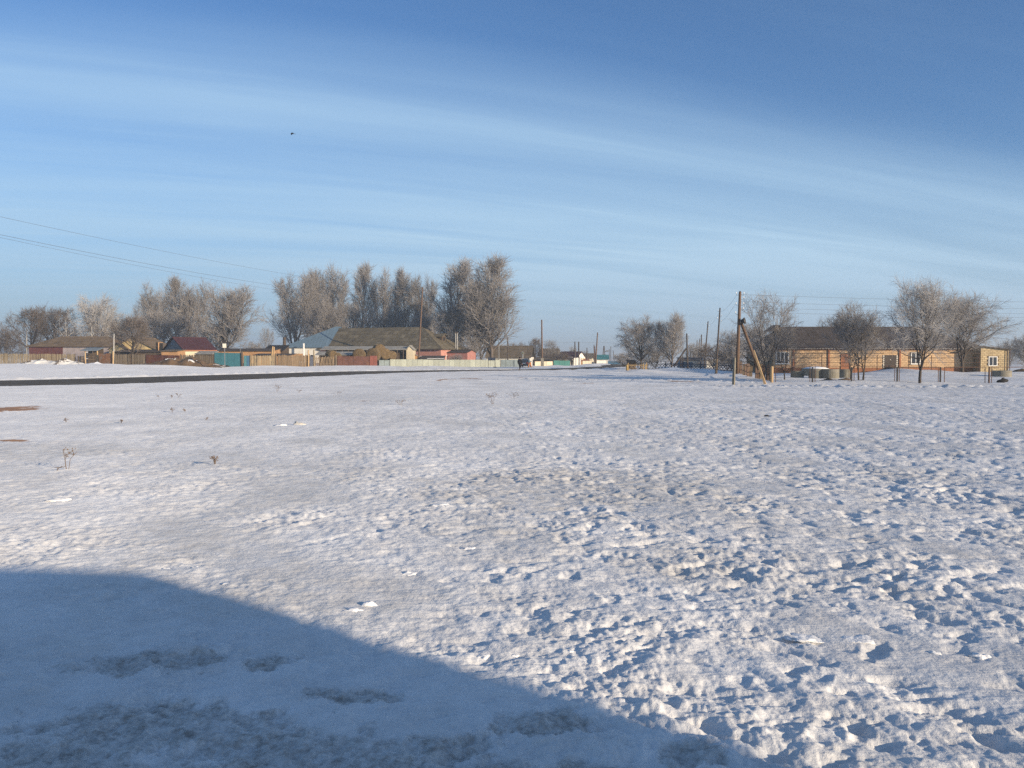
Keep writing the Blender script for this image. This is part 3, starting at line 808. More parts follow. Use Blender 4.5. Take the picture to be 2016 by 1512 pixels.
# along the lane
tree('bush1', 1018, 230, 668, 60, 'dark brush over the ridge of the brown-roofed white house', None, 'bush', 'bush')
tree('elm1', 1055, 215, 659, 34, 'small brown tree beside the tall pole over the lane', None)
tree('young2', 1084, 212, 664, 32, 'sparse bare tree right of the tall pole over the lane', None, rz=2)
tree('bush1', 1104, 182, 688, 44, 'dark shrub rising behind the turquoise fence', None, 'bush', 'bush', rz=1)
tree('bush1', 1077, 190, 693, 34, 'dark shrub behind the cream fence panels', None, 'bush', 'bush', rz=3)
tree('young1', 1131, 225, 680, 20, 'thin bare sapling behind the maroon-roofed house', None, rz=2)
tree('young2', 1151, 228, 688, 20, 'thin bare sapling behind the brown roof in the lane', None, rz=4)
tree('elm2', 1252, 124, 611, 98, 'broad frosted elm at the end of the lattice fence', GT3, rz=1.2, base_px=1262)
tree('pop3', 1325, 122, 606, 62, 'upright frosted tree right of the broad frosted elm', GT3, rz=3.1, base_px=1322)
tree('bush2', 1290, 128, 676, 90, 'low frosted brush between the two trees at the lattice fence', GT3, 'bush', 'bush', rz=1)
tree('bush2', 1228, 160, 690, 50, 'low frosted brush at the left foot of the broad elm', GT3, 'bush', 'bush', rz=2)
tree('bush2', 1368, 150, 668, 60, 'pale frosted brush behind the braced pole', GT3, 'bush', 'bush', rz=4)
tree('bush1', 1405, 122, 668, 70, 'dark shrub behind the row of receding poles', GT3, 'bush', 'bush', rz=0.3)
tree('bush2', 1440, 108, 640, 70, 'tall frosted brush left behind the pole with the loudspeaker', GT3, 'bush', 'bush', rz=5)
tree('bush1', 1432, 112, 682, 70, 'dark low thicket behind the right end of the lattice fence', GT3, 'bush', 'bush', rz=2.6)
# right-hand yard
tree('young1', 1503, 64, 561, 96, 'tall thin frosted tree just right of the pole with the loudspeaker', GT4, rz=0.6, base_px=1509)
tree('elm4', 1490, 72, 630, 90, 'low frosted tree behind the diagonal brace', GT4, rz=2.9)
tree('young2', 1546, 66, 631, 62, 'small dark-stemmed tree in front of the dark window', GT4, rz=4.0, base_px=1545)
tree('young2', 1660, 62, 604, 84, 'left tree of the trio beside the earth heap', GT4, rz=1.5, base_px=1676)
tree('young1', 1692, 61, 583, 84, 'tallest tree of the trio beside the earth heap', GT4, rz=2.6, base_px=1691)
tree('young2', 1706, 60.4, 600, 90, 'right tree of the trio beside the earth heap', GT4, rz=5.3, base_px=1700)
tree('big1', 1818, 55.2, 528, 148, 'big frosted tree with a thick trunk on the frame fence line', GT4, rz=0.9, base_px=1812)
tree('big2', 1895, 80, 563, 150, 'wide darker tree leaning out over the right end of the long brick house', GT4, rz=3.9)
tree('elm2', 1645, 128, 606, 80, 'pale tree top showing over the middle of the brown roof', GT4, rz=0.5)
tree('bush2', 1560, 120, 640, 60, 'frosted brush behind the left end of the brown roof', GT4, 'bush', 'bush', rz=0.5)
tree('bush2', 1985, 118, 660, 50, 'hazy brush behind the low block annexe', GT4, 'bush', 'bush', rz=1.5)
tree('elm2', 2022, 105, 644, 60, 'tree cut by the right edge beyond the block annexe', GT4, rz=1.5)
# ------------------------------------------------------------------ houses
def W_(name, col, **k): return mat(name, col, **k)
M_SLATE = mat('mossy_slate_sheet', (0.120, 0.100, 0.066), var=0.35, scale=0.8, col2=(0.24, 0.22, 0.17), c2lo=0.58, c2hi=0.75, c2scale=1.2, pieces=0.20, bump=0.4, bscale=6)
M_SLATEB = mat('brown_slate_sheet', (0.125, 0.100, 0.072), var=0.3, scale=0.7, pieces=0.12, bump=0.3)
M_SLATEDK = mat('dark_brown_roofing', (0.060, 0.048, 0.042), var=0.3, scale=0.8, pieces=0.12, bump=0.2)
M_SLATEGR = mat('pale_grey_slate', (0.27, 0.26, 0.235), var=0.25, scale=1.5, pieces=0.12)
M_ROOFBLUE = mat('blue_grey_roof_metal', (0.110, 0.165, 0.215), rough=0.55, var=0.12, scale=0.6, bump=0, spec=0.4)
M_ROOFRED = mat('maroon_roof_metal', (0.060, 0.024, 0.026), rough=0.55, var=0.15, scale=0.8, bump=0, pieces=0.06)
M_ROOFTEAL = mat('teal_roof_metal', (0.045, 0.18, 0.185), rough=0.5, var=0.12, scale=0.8, bump=0)
M_ROOFBRN = mat('weathered_brown_roof', (0.145, 0.105, 0.066), var=0.25, scale=0.7, pieces=0.10)
M_PINK = mat('pink_plaster', (0.43, 0.215, 0.175), var=0.15, scale=1.2, col2=(0.42, 0.26, 0.2), c2lo=0.62, c2hi=0.8)
M_PINKDK = mat('red_pink_plaster', (0.34, 0.155, 0.13), var=0.18, scale=1.2)
M_WHITE = mat('whitewash', (0.56, 0.54, 0.49), var=0.12, scale=1.0, col2=(0.42, 0.38, 0.31), c2lo=0.58, c2hi=0.8)
M_CREAM = mat('cream_plaster', (0.55, 0.48, 0.35), var=0.14, scale=1.1, col2=(0.45, 0.37, 0.25), c2lo=0.6, c2hi=0.8)
M_YEL = mat('yellow_plaster', (0.50, 0.39, 0.20), var=0.2, scale=1.4, col2=(0.38, 0.28, 0.15), c2lo=0.55, c2hi=0.75)
M_ORG = mat('orange_clay_wall', (0.36, 0.21, 0.105), var=0.18, scale=1.3)
M_MAR = mat('maroon_boards', (0.095, 0.036, 0.036), var=0.25, scale=2)
M_GREYB = mat('bluish_grey_boards', (0.17, 0.20, 0.225), var=0.15, scale=1.2, pieces=0.06)
M_TIM = mat('dark_timber', (0.075, 0.055, 0.040), var=0.35, scale=4)
M_TRIM = mat('white_trim', (0.72, 0.71, 0.68), var=0.06, bump=0)
M_BRICK = mat('red_brick', (0.30, 0.125, 0.065), var=0.25, scale=3, pieces=0.1)
M_LILAC = mat('greyish_lilac_plaster', (0.27, 0.235, 0.235), var=0.2, scale=1)
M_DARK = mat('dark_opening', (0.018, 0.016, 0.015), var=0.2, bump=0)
M_STEEL = mat('grey_steel', (0.20, 0.20, 0.20), rough=0.5, metal=0.5, var=0.2)
M_SNOWCAP = mat('roof_snow', (0.80, 0.81, 0.83), rough=0.7, var=0.05, scale=2, bump=0.3)

def house(name, label, cat, front, yaw, w, dp, he, hr, wall, roofm, ridge='x', hipl=0.0, hipr=0.0, oh=0.35, tile=None, gable=None, group=None, windows=(), base=-0.8, fasc=None):
    """front: middle of the front wall on the ground; he / hr: eave and ridge above it; x along the front, y to the back."""
    o = thing(name, label, cat, front, yaw, group)
    X = (lambda a, b, c: (a - w / 2, b, c)) if ridge == 'x' else (lambda a, b, c: (b - w / 2, a, c))
    L, D = (w, dp) if ridge == 'x' else (dp, w)
    wl_ = MB()
    rs = (hr - he) / (D / 2)
    if hipl > 0 and hipr > 0:
        wl_.box((0, dp / 2, (he + base) / 2), (w, dp, he - base))
    else:
        a0 = X(0, 0, base)
        def gab(a): return [X(a, 0, base), X(a, D, base), X(a, D, he - 0.03), X(a, D / 2, hr - 0.03), X(a, 0, he - 0.03)]
        def flat(a): return [X(a, 0, base), X(a, D, base), X(a, D, he - 0.03), X(a, 0, he - 0.03)]
        if hipl == 0 and hipr == 0:
            wl_.prism(gab(0), Vector(X(L, 0, 0)) - Vector(X(0, 0, 0)))
        else:
            wl_.prism(flat(0), Vector(X(L, 0, 0)) - Vector(X(0, 0, 0)))
            a = 0.0 if hipl == 0 else L - 0.4
            sg = 1 if hipl == 0 else -1
            wl_.prism([X(a, 0, he - 0.02), X(a, D, he - 0.02), X(a, D / 2, hr - 0.03)], Vector(X(0.4, 0, 0)) - Vector(X(0, 0, 0)))
    wl_.build('wall', wall, o)
    # roof planes
    el = he - rs * oh
    x0 = -oh; x1 = L + oh
    r0 = hipl if hipl > 0 else x0; r1 = L - hipr if hipr > 0 else x1
    planes = []
    sl = math.hypot(D / 2 + oh, hr - el)
    A = lambda *q: Vector(X(*q))
    poly = [(0, 0), (x1 - x0, 0), (r1 - x0, sl), (r0 - x0, sl)]
    planes.append((A(x0, -oh, el), A(x1, 0, 0) - A(x0, 0, 0), A(0, D / 2, hr) - A(0, -oh, el), poly))
    planes.append((A(x0, D + oh, el), A(x1, 0, 0) - A(x0, 0, 0), A(0, D / 2, hr) - A(0, D + oh, el), poly))
    for hip, xe, rx in ((hipl, x0, r0), (hipr, x1, r1)):
        if hip > 0:
            s2 = math.hypot(rx - xe, hr - el)
            planes.append((A(xe, -oh, el), A(0, D + oh, 0) - A(0, -oh, 0), A(rx, 0, hr) - A(xe, 0, el), [(0, 0), (D + 2 * oh, 0), (D / 2 + oh, s2)]))
    rb = MB(); tl_ = []
    for og, u, v, pl in planes:
        un, vn = u.normalized(), v.normalized(); n = un.cross(vn).normalized()
        if n.z < 0: n = -n
        rb.prism([og + un * p[0] + vn * p[1] for p in pl], n * 0.07)
        if tile:
            for pr, off in tile_plane(og + n * 0.072, un, vn, pl, tile[0], tile[1], tile[2], 0.02, 0.0 if len(tile) < 4 else tile[3], 0.0, 0.012):
                if off.dot(n) < 0: off = -off; 
                tl_.append((pr, off))
    roof = rb.build('roof', roofm, o)
    if tile: pieces('roof_sheet', roofm, roof, tl_, 240)
    if not (hipl and hipr) or True:
        MB().tube(A(r0, D / 2, hr + 0.07), A(r1, D / 2, hr + 0.07), 0.10, n=6).build('ridge_cap', roofm, roof)
    if fasc:
        MB().box(X(L / 2, -oh - 0.02, el + 0.0), (L + 2 * oh, 0.04, 0.18) if ridge == 'x' else (0.04, L + 2 * oh, 0.18)).build('fascia', fasc, o)
    if gable:
        for a in ((-0.03, 1) if ridge == 'y' else (-0.03, L + 0.01)):
            if ridge == 'y' and a == 1: continue
            MB().prism([X(a, 0.02, he), X(a, D - 0.02, he), X(a, D / 2, hr - 0.05)], Vector(X(0.025, 0, 0)) - Vector(X(0, 0, 0))).build('gable', gable, o)
    for wd in windows:
        side, u0, v0, ww, wh = wd[:5]; glass = wd[5] if len(wd) > 5 else M_GLASS
        def pt(u, q, z): return (u - w / 2, q, z) if side == 'f' else (w / 2 - q, u, z)
        def bx(u, z, su, sz, th, q): 
            c = pt(u, q, z); return MB().box(c, (su, th, sz) if side == 'f' else (th, su, sz))
        fr = bx(u0 + ww / 2, v0 + wh / 2, ww + 0.16, wh + 0.16, 0.10, -0.02).build('window', M_TRIM, o)
        bx(u0 + ww / 2, v0 + wh / 2, ww, wh, 0.02, -0.078).build('pane', glass, fr)
    return o
def hz(row, d, g): return ZP(row, d) - g.z

# --- far left: long brown roof
g = G((57 + 232) / 2, 150)
h = house('long_house', 'long low house with weathered brown hip roof and maroon walls behind the picket fence', 'house', g, 0, 16.2, 8, hz(681, 150, g), hz(664, 154, g), M_LILAC, M_ROOFBRN, hipl=3.6, hipr=3.6, oh=0.4, tile=(1.1, 1.2, 0.03), windows=[('f', 10.2, 0.9, 0.9, 1.0), ('f', 12.6, 0.9, 0.9, 1.0)])
for k in range(9):
    MB().box((-8.1 + 0.45 + 0.68 * k, -0.03, (hz(681, 150, g) - 0.8) / 2), (0.64, 0.05, hz(681, 150, g) + 0.7)).build('maroon_board', M_MAR, h)
# --- yellow gable
g = G(261, 142)
h = house('yellow_house', 'yellow house with a low brown gable seen through bare branches', 'house', g, 0, 88 * 142 / FPX, 9, hz(687, 142, g), hz(665, 142, g), M_YEL, M_ROOFBRN, ridge='y', oh=0.3, tile=(1.1, 1.2, 0.03), windows=[('f', 2.6, 0.7, 0.8, 0.9, M_GREYB), ('f', 4.9, 0.7, 0.8, 0.9, M_GREYB)])
g = G(231, 140)
house('yellow_porch', 'small yellow porch left of the yellow gable house', 'porch', g, 0, 32 * 140 / FPX, 1.2, hz(687, 140, g), hz(676, 140, g), M_YEL, M_ROOFBRN, ridge='y', oh=0.2)
# --- dark red roof with the blue-grey gable
c = G(362, 132); a = R(50)
mid = c + Vector((math.cos(a), math.sin(a), 0)) * 2.7
h = house('red_roofed_house', 'small house with dark maroon metal roof and blue-grey boarded gable', 'house', Vector((mid.x, mid.y, c.z)), a, 5.4, 6.3, hz(688, 132, c), hz(665, 134, c), M_CREAM, M_ROOFRED, oh=0.25, tile=(0.42, 3.9, 0.02), gable=M_GREYB, fasc=M_BRICK, windows=[('f', 3.4, 0.9, 0.8, 0.8)])
MB().box((-2.95, 7.4, 2.4), (0.8, 0.8, 2.6)).build('chimney', M_ORG, h)
# --- blue hip roof
g = G(640, 165)
h = house('blue_roofed_house', 'white house under a large blue-grey metal hip roof', 'house', g, 0, 164 * 165 / FPX, 12, hz(682, 165, g), hz(644.5, 171, g), M_WHITE, M_ROOFBLUE, hipl=9.0, hipr=6.5, oh=0.4, tile=(0.62, 12, 0.03), windows=[('f', 3.2, 0.6, 0.9, 1.0), ('f', 5.4, 0.6, 0.9, 1.0)])
for k, px in enumerate((564, 574, 584, 593)):
    MB().box((GX(px, 165) - g.x, -0.05, 1.1), (0.9, 0.08, 1.5)).build('brick_panel', M_ORG, h)
MB().tube((GX(563, 165) - g.x, -1, 0), (GX(563, 165) - g.x, -1, hz(664, 164, g)), 0.30, n=8).build('chimney_pipe', M_TIM, h)
MB().tube((GX(598, 163) - g.x, -2, 0), (GX(598, 163) - g.x, -2, hz(676, 163, g)), 0.17, n=8).build('white_pipe', M_TRIM, h)
# --- the big slate roof with pink end
c = G(868, 156); a = R(-20)
mid = c - Vector((math.cos(a), math.sin(a), 0)) * 13.25
h = house('slate_house', 'large house with mossy slate roof, dormer and pink plaster end wall', 'house', Vector((mid.x, mid.y, c.z)), a, 26.5, 12, hz(684.5, 156, c), hz(646, 165, c), M_PINK, M_SLATE, hipr=6.7, oh=0.5, tile=(1.05, 1.35, 0.035, 0.0), windows=[('f', 22.0, 1.1, 1.3, 0.8), ('s', 2.4, 0.9, 1.0, 1.2)])
he_, hr_ = hz(684.5, 156, c), hz(646, 165, c)
sl_ = (hr_ - he_) / 6.7
dz_ = he_ + sl_ * 2.4
MB().prism([(13.25 - 2.2, 5.2, dz_ - 0.3), (13.25 - 2.2, 7.2, dz_ - 0.3), (13.25 - 2.2, 7.2, dz_ + 0.8), (13.25 - 2.2, 6.2, dz_ + 1.25), (13.25 - 2.2, 5.2, dz_ + 0.8)], (-2.6, 0, 0)).build('dormer', M_TIM, h)
dr = MB(); dr.prism([(13.25 - 1.9, 4.9, dz_ + 0.72), (13.25 - 1.9, 6.2, dz_ + 1.32), (13.25 - 1.9, 6.2, dz_ + 1.42), (13.25 - 1.9, 4.9, dz_ + 0.82)], (-3.4, 0, 0)); dr.prism([(13.25 - 1.9, 7.5, dz_ + 0.72), (13.25 - 1.9, 6.2, dz_ + 1.32), (13.25 - 1.9, 6.2, dz_ + 1.42), (13.25 - 1.9, 7.5, dz_ + 0.82)], (-3.4, 0, 0))
dr.build('dormer_roof', M_SLATE, h)
MB().box((13.25 - 2.17, 6.2, dz_ + 0.35), (0.06, 0.7, 0.6)).build('dormer_window', M_DARK, h)
for px in (897, 900.5):
    q = P(px, 690, 160)
    o = thing('flue_pipe', 'left thin pale flue pipe rising beside the pink annexe' if px < 899 else 'right thin pale flue pipe rising beside the pink annexe', 'pipe', G(px, 162))
    MB().tube((0, 0, 0), (0, 0, ZP(656, 162) - o.location.z), 0.13, n=8).build('pipe_body', M_STEEL, o)
    MB().lathe([(0.20, 0), (0.20, 0.12), (0.02, 0.3)], c=(0, 0, ZP(656, 162) - o.location.z)).build('pipe_cap', M_TIM, o)
g = G(899, 158)
h = house('pink_annexe', 'low red-pink annexe with sloping dark roof beside the slate house', 'annexe', g, R(-16), 4.3, 5, hz(694, 158, g), hz(689.5, 160, g), M_PINKDK, M_SLATEDK, oh=0.2, windows=[('f', 0.5, 0.2, 0.8, 0.7, M_TRIM)])
# --- the lean-to in front of the slate house
def leanto(name, label, cat, px0, px1, d, rlow, rhigh, dp, wall, roofm, tile=(0.9, 1.3, 0.03), posts=0, open_=False, base_h=None):
    g_ = G((px0 + px1) / 2, d); w_ = (px1 - px0) * d / FPX
    o = thing(name, label, cat, g_)
    zl, zh = ZP(rlow, d) - g_.z, ZP(rhigh, d + dp) - g_.z
    if not open_:
        MB().prism([(-w_ / 2, 0, -0.6), (-w_ / 2, dp, -0.6), (-w_ / 2, dp, zh - 0.02), (-w_ / 2, 0, zl - 0.02)], (w_, 0, 0)).build('wall', wall, o)
    else:
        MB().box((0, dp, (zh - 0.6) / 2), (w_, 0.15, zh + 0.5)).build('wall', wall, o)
    u, v = Vector((1, 0, 0)), Vector((0, dp + 0.3, (zh - zl) * (dp + 0.3) / dp)); n = u.cross(v.normalized())
    og = Vector((-w_ / 2 - 0.15, -0.3, zl - (zh - zl) * 0.3 / dp)); pl = [(0, 0), (w_ + 0.3, 0), (w_ + 0.3, v.length), (0, v.length)]
    rf = MB().prism([og + u * p[0] + v.normalized() * p[1] for p in pl], n * 0.06).build('roof', roofm, o)
    if tile:
        pieces('roof_sheet', roofm, rf, [(a_, b_ if b_.z > 0 else -b_) for a_, b_ in tile_plane(og + n * 0.062, u, v, pl, tile[0], tile[1], tile[2], 0.02, 0, 0, 0.012)], 120)
    for k in range(posts):
        MB().tube((-w_ / 2 + w_ * (k + 0.5) / posts, -0.1, -0.5), (-w_ / 2 + w_ * (k + 0.5) / posts, -0.1, zl), 0.10, n=6).build('post', M_TIM, o)
    return o
leanto('long_shed', 'long open lean-to shed with grey corrugated roof under the slate eaves', 'shed', 632, 800, 149, 688.5, 682.5, 4.0, M_DARK, M_SLATEGR, posts=14, open_=True)
leanto('hay_shelter', 'low grey-roofed hay shelter behind the old board fence', 'shed', 622, 694, 142, 699, 693, 3.0, M_TIM, M_SLATEGR, posts=5, open_=True)
g = G(807, 150)
house('gable_shed', 'small pale yellow gable shed with grey corrugated roof before the pink wall', 'shed', g, R(0), 14 * 150 / FPX, 3.6, hz(688, 150, g), hz(681, 150, g), M_CREAM, M_SLATEGR, ridge='y', oh=0.15)
leanto('corrugated_shed', 'shed with pale corrugated roof left of the small yellow gable', 'shed', 766, 799, 151, 692, 684, 3.0, M_TIM, M_SLATEGR)
g = G(808, 147.5)
house('orange_shed', 'orange clay shed with a low gable behind the silver fence', 'shed', G(808, 152), 0, 35 * 147.5 / FPX, 1.6, hz(702, 147.5, g), hz(694.5, 147.5, g), M_ORG, M_SLATEGR, ridge='y', oh=0.12)
o = leanto('grey_shed', 'low grey shed with snow on its flat roof before the pink wall', 'shed', 829, 873, 150, 707, 701, 3, M_GREYB, M_SLATEDK)
MB().box((0.6, 0.3, ZP(706, 150) - o.location.z), (3.0, 0.7, 0.12)).build('roof_snow', M_SNOWCAP, o)
# --- left yard sheds
leanto('outhouse', 'small outhouse with a grey-green flat roof beside the wooden gateway', 'shed', 161, 191, 127.5, 690, 685, 2.0, M_TIM, M_GREYB, tile=None, posts=2, open_=True)
leanto('low_shed', 'low dark shed with snow patches on its roof behind the grey fence', 'shed', 226, 318, 134, 693, 689, 4, M_TIM, M_SLATEDK)
o = leanto('clay_shed', 'orange clay shed with flat roof in front of the red-roofed house', 'shed', 318, 350, 129, 691.5, 689, 3, M_ORG, M_SLATEB)
leanto('snowy_shed', 'low shed with a lean-to roof before the red-roofed house wall', 'shed', 385, 418, 128.5, 697, 692, 2.5, M_TIM, M_SLATEGR)
leanto('flat_barn', 'long flat-roofed brown barn behind the turquoise gate', 'shed', 428, 536, 140, 691, 687, 5, M_ORG, M_SLATEDK)
leanto('dark_hut', 'dark hut with a black roof left of the blue-roofed house', 'shed', 519, 557, 145, 690, 680, 4, M_TIM, M_DARK, tile=None)
leanto('clay_wall_shed', 'low orange shed behind the pale picket fence', 'shed', 500, 572, 133, 699.5, 697, 3, M_ORG, M_SLATEDK)
# --- houses along the lane
g = G(1000, 180)
house('white_lane_house', 'white house with a tall brown slate roof behind the notice board', 'house', g, R(-8), 86 * 180 / FPX, 8, hz(703, 180, g), hz(682, 184, g), M_WHITE, M_SLATEB, oh=0.35, tile=(1.0, 1.2, 0.03), gable=M_DARK, windows=[('f', 2.0, 0.5, 0.7, 0.8), ('f', 4.4, 0.5, 0.7, 0.8), ('f', 7.4, 0.5, 0.7, 0.8)])
leanto('brown_lean_to', 'low brown-roofed lean-to between the white house and the cream fence', 'shed', 1044, 1090, 186, 709, 703, 4, M_TIM, M_SLATEB, tile=None)
g = G(1078, 215)
house('brown_lane_house', 'house with plain brown roof behind dark shrubs on the lane', 'house', g, R(-10), 36 * 215 / FPX, 7, hz(700, 215, g), hz(687, 218, g), M_WHITE, M_SLATEB, oh=0.3, tile=(1.1, 1.2, 0.03))
g = G(1116, 212)
house('maroon_lane_house', 'cream house with maroon roof and white gable beyond the walking figure', 'house', g, R(-24), 40 * 212 / FPX, 7, hz(705, 212, g), hz(693, 215, g), M_CREAM, M_ROOFRED, oh=0.25, gable=M_TRIM, tile=(0.8, 1.2, 0.03), windows=[('f', 3.2, 0.9, 0.8, 1.0)])
g = G(1153, 226)
house('olive_lane_house', 'house with olive-brown roof right of the maroon-roofed one', 'house', g, R(-8), 26 * 226 / FPX, 6, hz(705, 226, g), hz(696.5, 229, g), M_CREAM, M_SLATEB, oh=0.25, tile=(0.9, 1.2, 0.03), gable=M_ORG)
g = G(1182, 240)
house('teal_lane_house', 'low house with a bright teal roof at the end of the lane', 'house', g, R(-4), 30 * 240 / FPX, 6, hz(707, 240, g), hz(699.5, 243, g), M_WHITE, M_ROOFTEAL, oh=0.3, tile=(0.9, 1.2, 0.03))
o = leanto('orange_lane_shed', 'low orange-red shed among the far lane fences', 'shed', 1140, 1160, 214, 710, 706.5, 3, M_ORG, M_BRICK, tile=None)
leanto('white_lane_shed', 'small white shed roof seen behind the row of poles', 'shed', 1391, 1409, 135, 708, 703, 3, M_WHITE, M_SNOWCAP, tile=None)
leanto('dark_lane_barn', 'dark bluish barn behind the lattice fence and the poles', 'shed', 1345, 1392, 140, 709, 704, 5, M_GREYB, M_SLATEDK, tile=None)
o = leanto('blue_kiosk', 'dark arched hut at the foot of the broad frosted elm', 'shed', 1238, 1252, 120, 714, 709, 2, M_TIM, M_DARK, tile=None)
# ------------------------------------------------------------------ fences
M_PALE = mat('pale_picket_wood', (0.23, 0.185, 0.12), var=0.3, scale=3, pieces=0.22, stretch=(4, 4, 0.6))
M_OLDB = mat('old_board_wood', (0.145, 0.105, 0.066), var=0.35, scale=3, pieces=0.25, stretch=(4, 4, 0.6))
M_GREYW = mat('grey_weathered_boards', (0.125, 0.10, 0.072), var=0.3, scale=2, pieces=0.2, stretch=(4, 4, 0.6))
M_POSTW = mat('peeled_post_wood', (0.42, 0.29, 0.155), var=0.25, scale=3, stretch=(3, 3, 0.5))
M_RUST = mat('rusty_sheet_steel', (0.070, 0.026, 0.019), rough=0.7, var=0.3, scale=1.4, col2=(0.11, 0.05, 0.027), c2lo=0.5, c2hi=0.75, c2scale=1.2, pieces=0.12)
M_RUSTO = mat('orange_rusty_sheet', (0.17, 0.085, 0.045), rough=0.75, var=0.35, scale=1.6, col2=(0.16, 0.14, 0.115), c2lo=0.5, c2hi=0.7, pieces=0.15)
M_REDDOOR = mat('faded_red_paint', (0.17, 0.048, 0.034), rough=0.6, var=0.2, scale=2)
M_TEAL = mat('turquoise_paint', (0.040, 0.135, 0.165), rough=0.6, var=0.15, scale=1.5, col2=(0.035, 0.12, 0.14), c2lo=0.55, c2hi=0.75, pieces=0.06)
M_TEALG = mat('green_turquoise_sheet', (0.030, 0.15, 0.135), rough=0.5, var=0.12, scale=1.5, pieces=0.08)
M_BLUED = mat('blue_door_paint', (0.018, 0.085, 0.16), rough=0.5, var=0.15)
M_NAVY = mat('dark_blue_paint', (0.020, 0.030, 0.060), rough=0.5, var=0.2)
M_SILV = mat('galvanised_sheet', (0.40, 0.42, 0.36), rough=0.55, var=0.10, scale=0.8, metal=0.15, pieces=0.12, bump=0)
M_SILVB = mat('blue_grey_sheet', (0.20, 0.24, 0.25), rough=0.55, var=0.18, scale=1.0, metal=0.15, pieces=0.12, bump=0)
M_CREAMP = mat('cream_wall_panel', (0.50, 0.44, 0.33), var=0.12, scale=1, pieces=0.1)
M_PIPE = mat('rust_brown_pipe', (0.085, 0.045, 0.030), rough=0.7, var=0.25, scale=5)
M_PIPED = mat('dark_steel_pipe', (0.035, 0.032, 0.032), rough=0.6, var=0.25, scale=5)
M_CONC = mat('grey_concrete', (0.185, 0.17, 0.135), rough=0.9, var=0.2, scale=3, col2=(0.24, 0.22, 0.19), c2lo=0.55, c2hi=0.75)
M_POLE = mat('tarred_pole_wood', (0.125, 0.080, 0.055), rough=0.85, var=0.35, scale=3, stretch=(6, 6, 0.4))
M_POLED = mat('dark_pole_wood', (0.070, 0.056, 0.048), rough=0.85, var=0.3, scale=3, stretch=(6, 6, 0.4))
M_PORC = mat('white_porcelain', (0.75, 0.75, 0.74), rough=0.25, var=0.05, bump=0, spec=0.5)
M_WIRE = mat('dull_wire', (0.10, 0.10, 0.105), rough=0.6, var=0.1, bump=0)

def picket_mesh(name, w, h, th, m, point=0.0):
    b = MB(); b.prism([(-w / 2, 0, -0.25), (w / 2, 0, -0.25), (w / 2, 0, h - point), (0, 0, h), (-w / 2, 0, h - point)] if point else [(-w / 2, 0, -0.25), (w / 2, 0, -0.25), (w / 2, 0, h), (-w / 2, 0, h - 0.03)], (0, th, 0))
    return b.mesh(name, m)
def board_fence(name, label, a, b, pitch, h, m, fill=0.72, jit=0.06, lean=0.0, rails=True, point=0.0, th=0.025, part='picket', postm=None):
    """Boards one by one from a to b, each (px, depth); heights follow the ground."""
    pa, pb = G(*a), G(*b)
    d = pb - pa; L = math.hypot(d.x, d.y); n = max(2, int(L / pitch)); rz = math.atan2(d.y, d.x)
    o = thing(name, label, 'fence', pa, 0)
    meshes = [picket_mesh(part, pitch * fill * random.uniform(0.85, 1.15), h * (1 + random.uniform(-jit, jit)), th, m, point) for _ in range(5)]
    for k in range(n):
        t = (k + 0.5) / n; x, y = pa.x + d.x * t, pa.y + d.y * t
        link_mesh(part, random.choice(meshes), o, (x - pa.x, y - pa.y, ground_z(x, y) - pa.z - 0.02 + random.uniform(-1, 1) * jit * 0.4), (0, lean + random.gauss(0, 0.012 + jit * 0.25), rz))
    if rails:
        for z in (0.28, 0.78):
            MB().tube((0, 0.05, h * z), (d.x, d.y + 0.05, h * z + d.z), 0.035, n=5).build('rail', m, o)
    np_ = max(2, int(L / 2.6) + 1)
    for k in range(np_):
        t = k / (np_ - 1); x, y = pa.x + d.x * t, pa.y + d.y * t
        MB().tube((0, 0, -0.4), (0, 0, h * 1.03), 0.06, n=6).build('post', postm or M_TIM, o, loc=(x - pa.x, y - pa.y + 0.12, ground_z(x, y) - pa.z))
    return o
def sheet_mesh(name, w, h, m, corr=0.0, ncor=8):
    """A profiled steel sheet w wide, h high, standing on its lower edge."""
    b = MB(); n = ncor if corr else 1
    vs = []
    for k in range(2 * n + 1):
        x = -w / 2 + w * k / (2 * n); y = corr if (k % 2) else 0.0
        vs.append((x, y))
    for k in range(2 * n):
        (x0, y0), (x1, y1) = vs[k], vs[k + 1]
        b.prism([(x0, y0, -0.2), (x1, y1, -0.2), (x1, y1, h), (x0, y0, h)], (0, 0.02, 0))
    return b.mesh(name, m)
def panel_fence(name, label, a, b, n, h, m, corr=0.0, postm=None, part='panel', jit=0.02, cat='fence', mats=None, frame=True):
    pa, pb = G(*a), G(*b); d = pb - pa; L = math.hypot(d.x, d.y); rz = math.atan2(d.y, d.x)
    o = thing(name, label, cat, pa)
    o['kind'] = 'thing'
    ms = [sheet_mesh(part, L / n * 0.975, h * (1 + random.uniform(-jit, jit)), q, corr) for q in (mats or [m]) for _ in range(2)]
    for k in range(n):
        t = (k + 0.5) / n; x, y = pa.x + d.x * t, pa.y + d.y * t
        mm = ms[(k * len(ms) // n) if mats else random.randrange(len(ms))]
        link_mesh(part, mm, o, (x - pa.x, y - pa.y, ground_z(x, y) - pa.z - 0.03 + random.uniform(-jit, jit) * 0.6), (0, random.gauss(0, jit * 0.25), rz))
    if frame:
        for k in range(n + 1):
            t = k / n; x, y = pa.x + d.x * t, pa.y + d.y * t
            MB().box((0, 0, h / 2), (0.06, 0.06, h * 1.04)).build('post', postm or M_TIM, o, loc=(x - pa.x, y - pa.y + 0.07, ground_z(x, y) - pa.z))
    return o
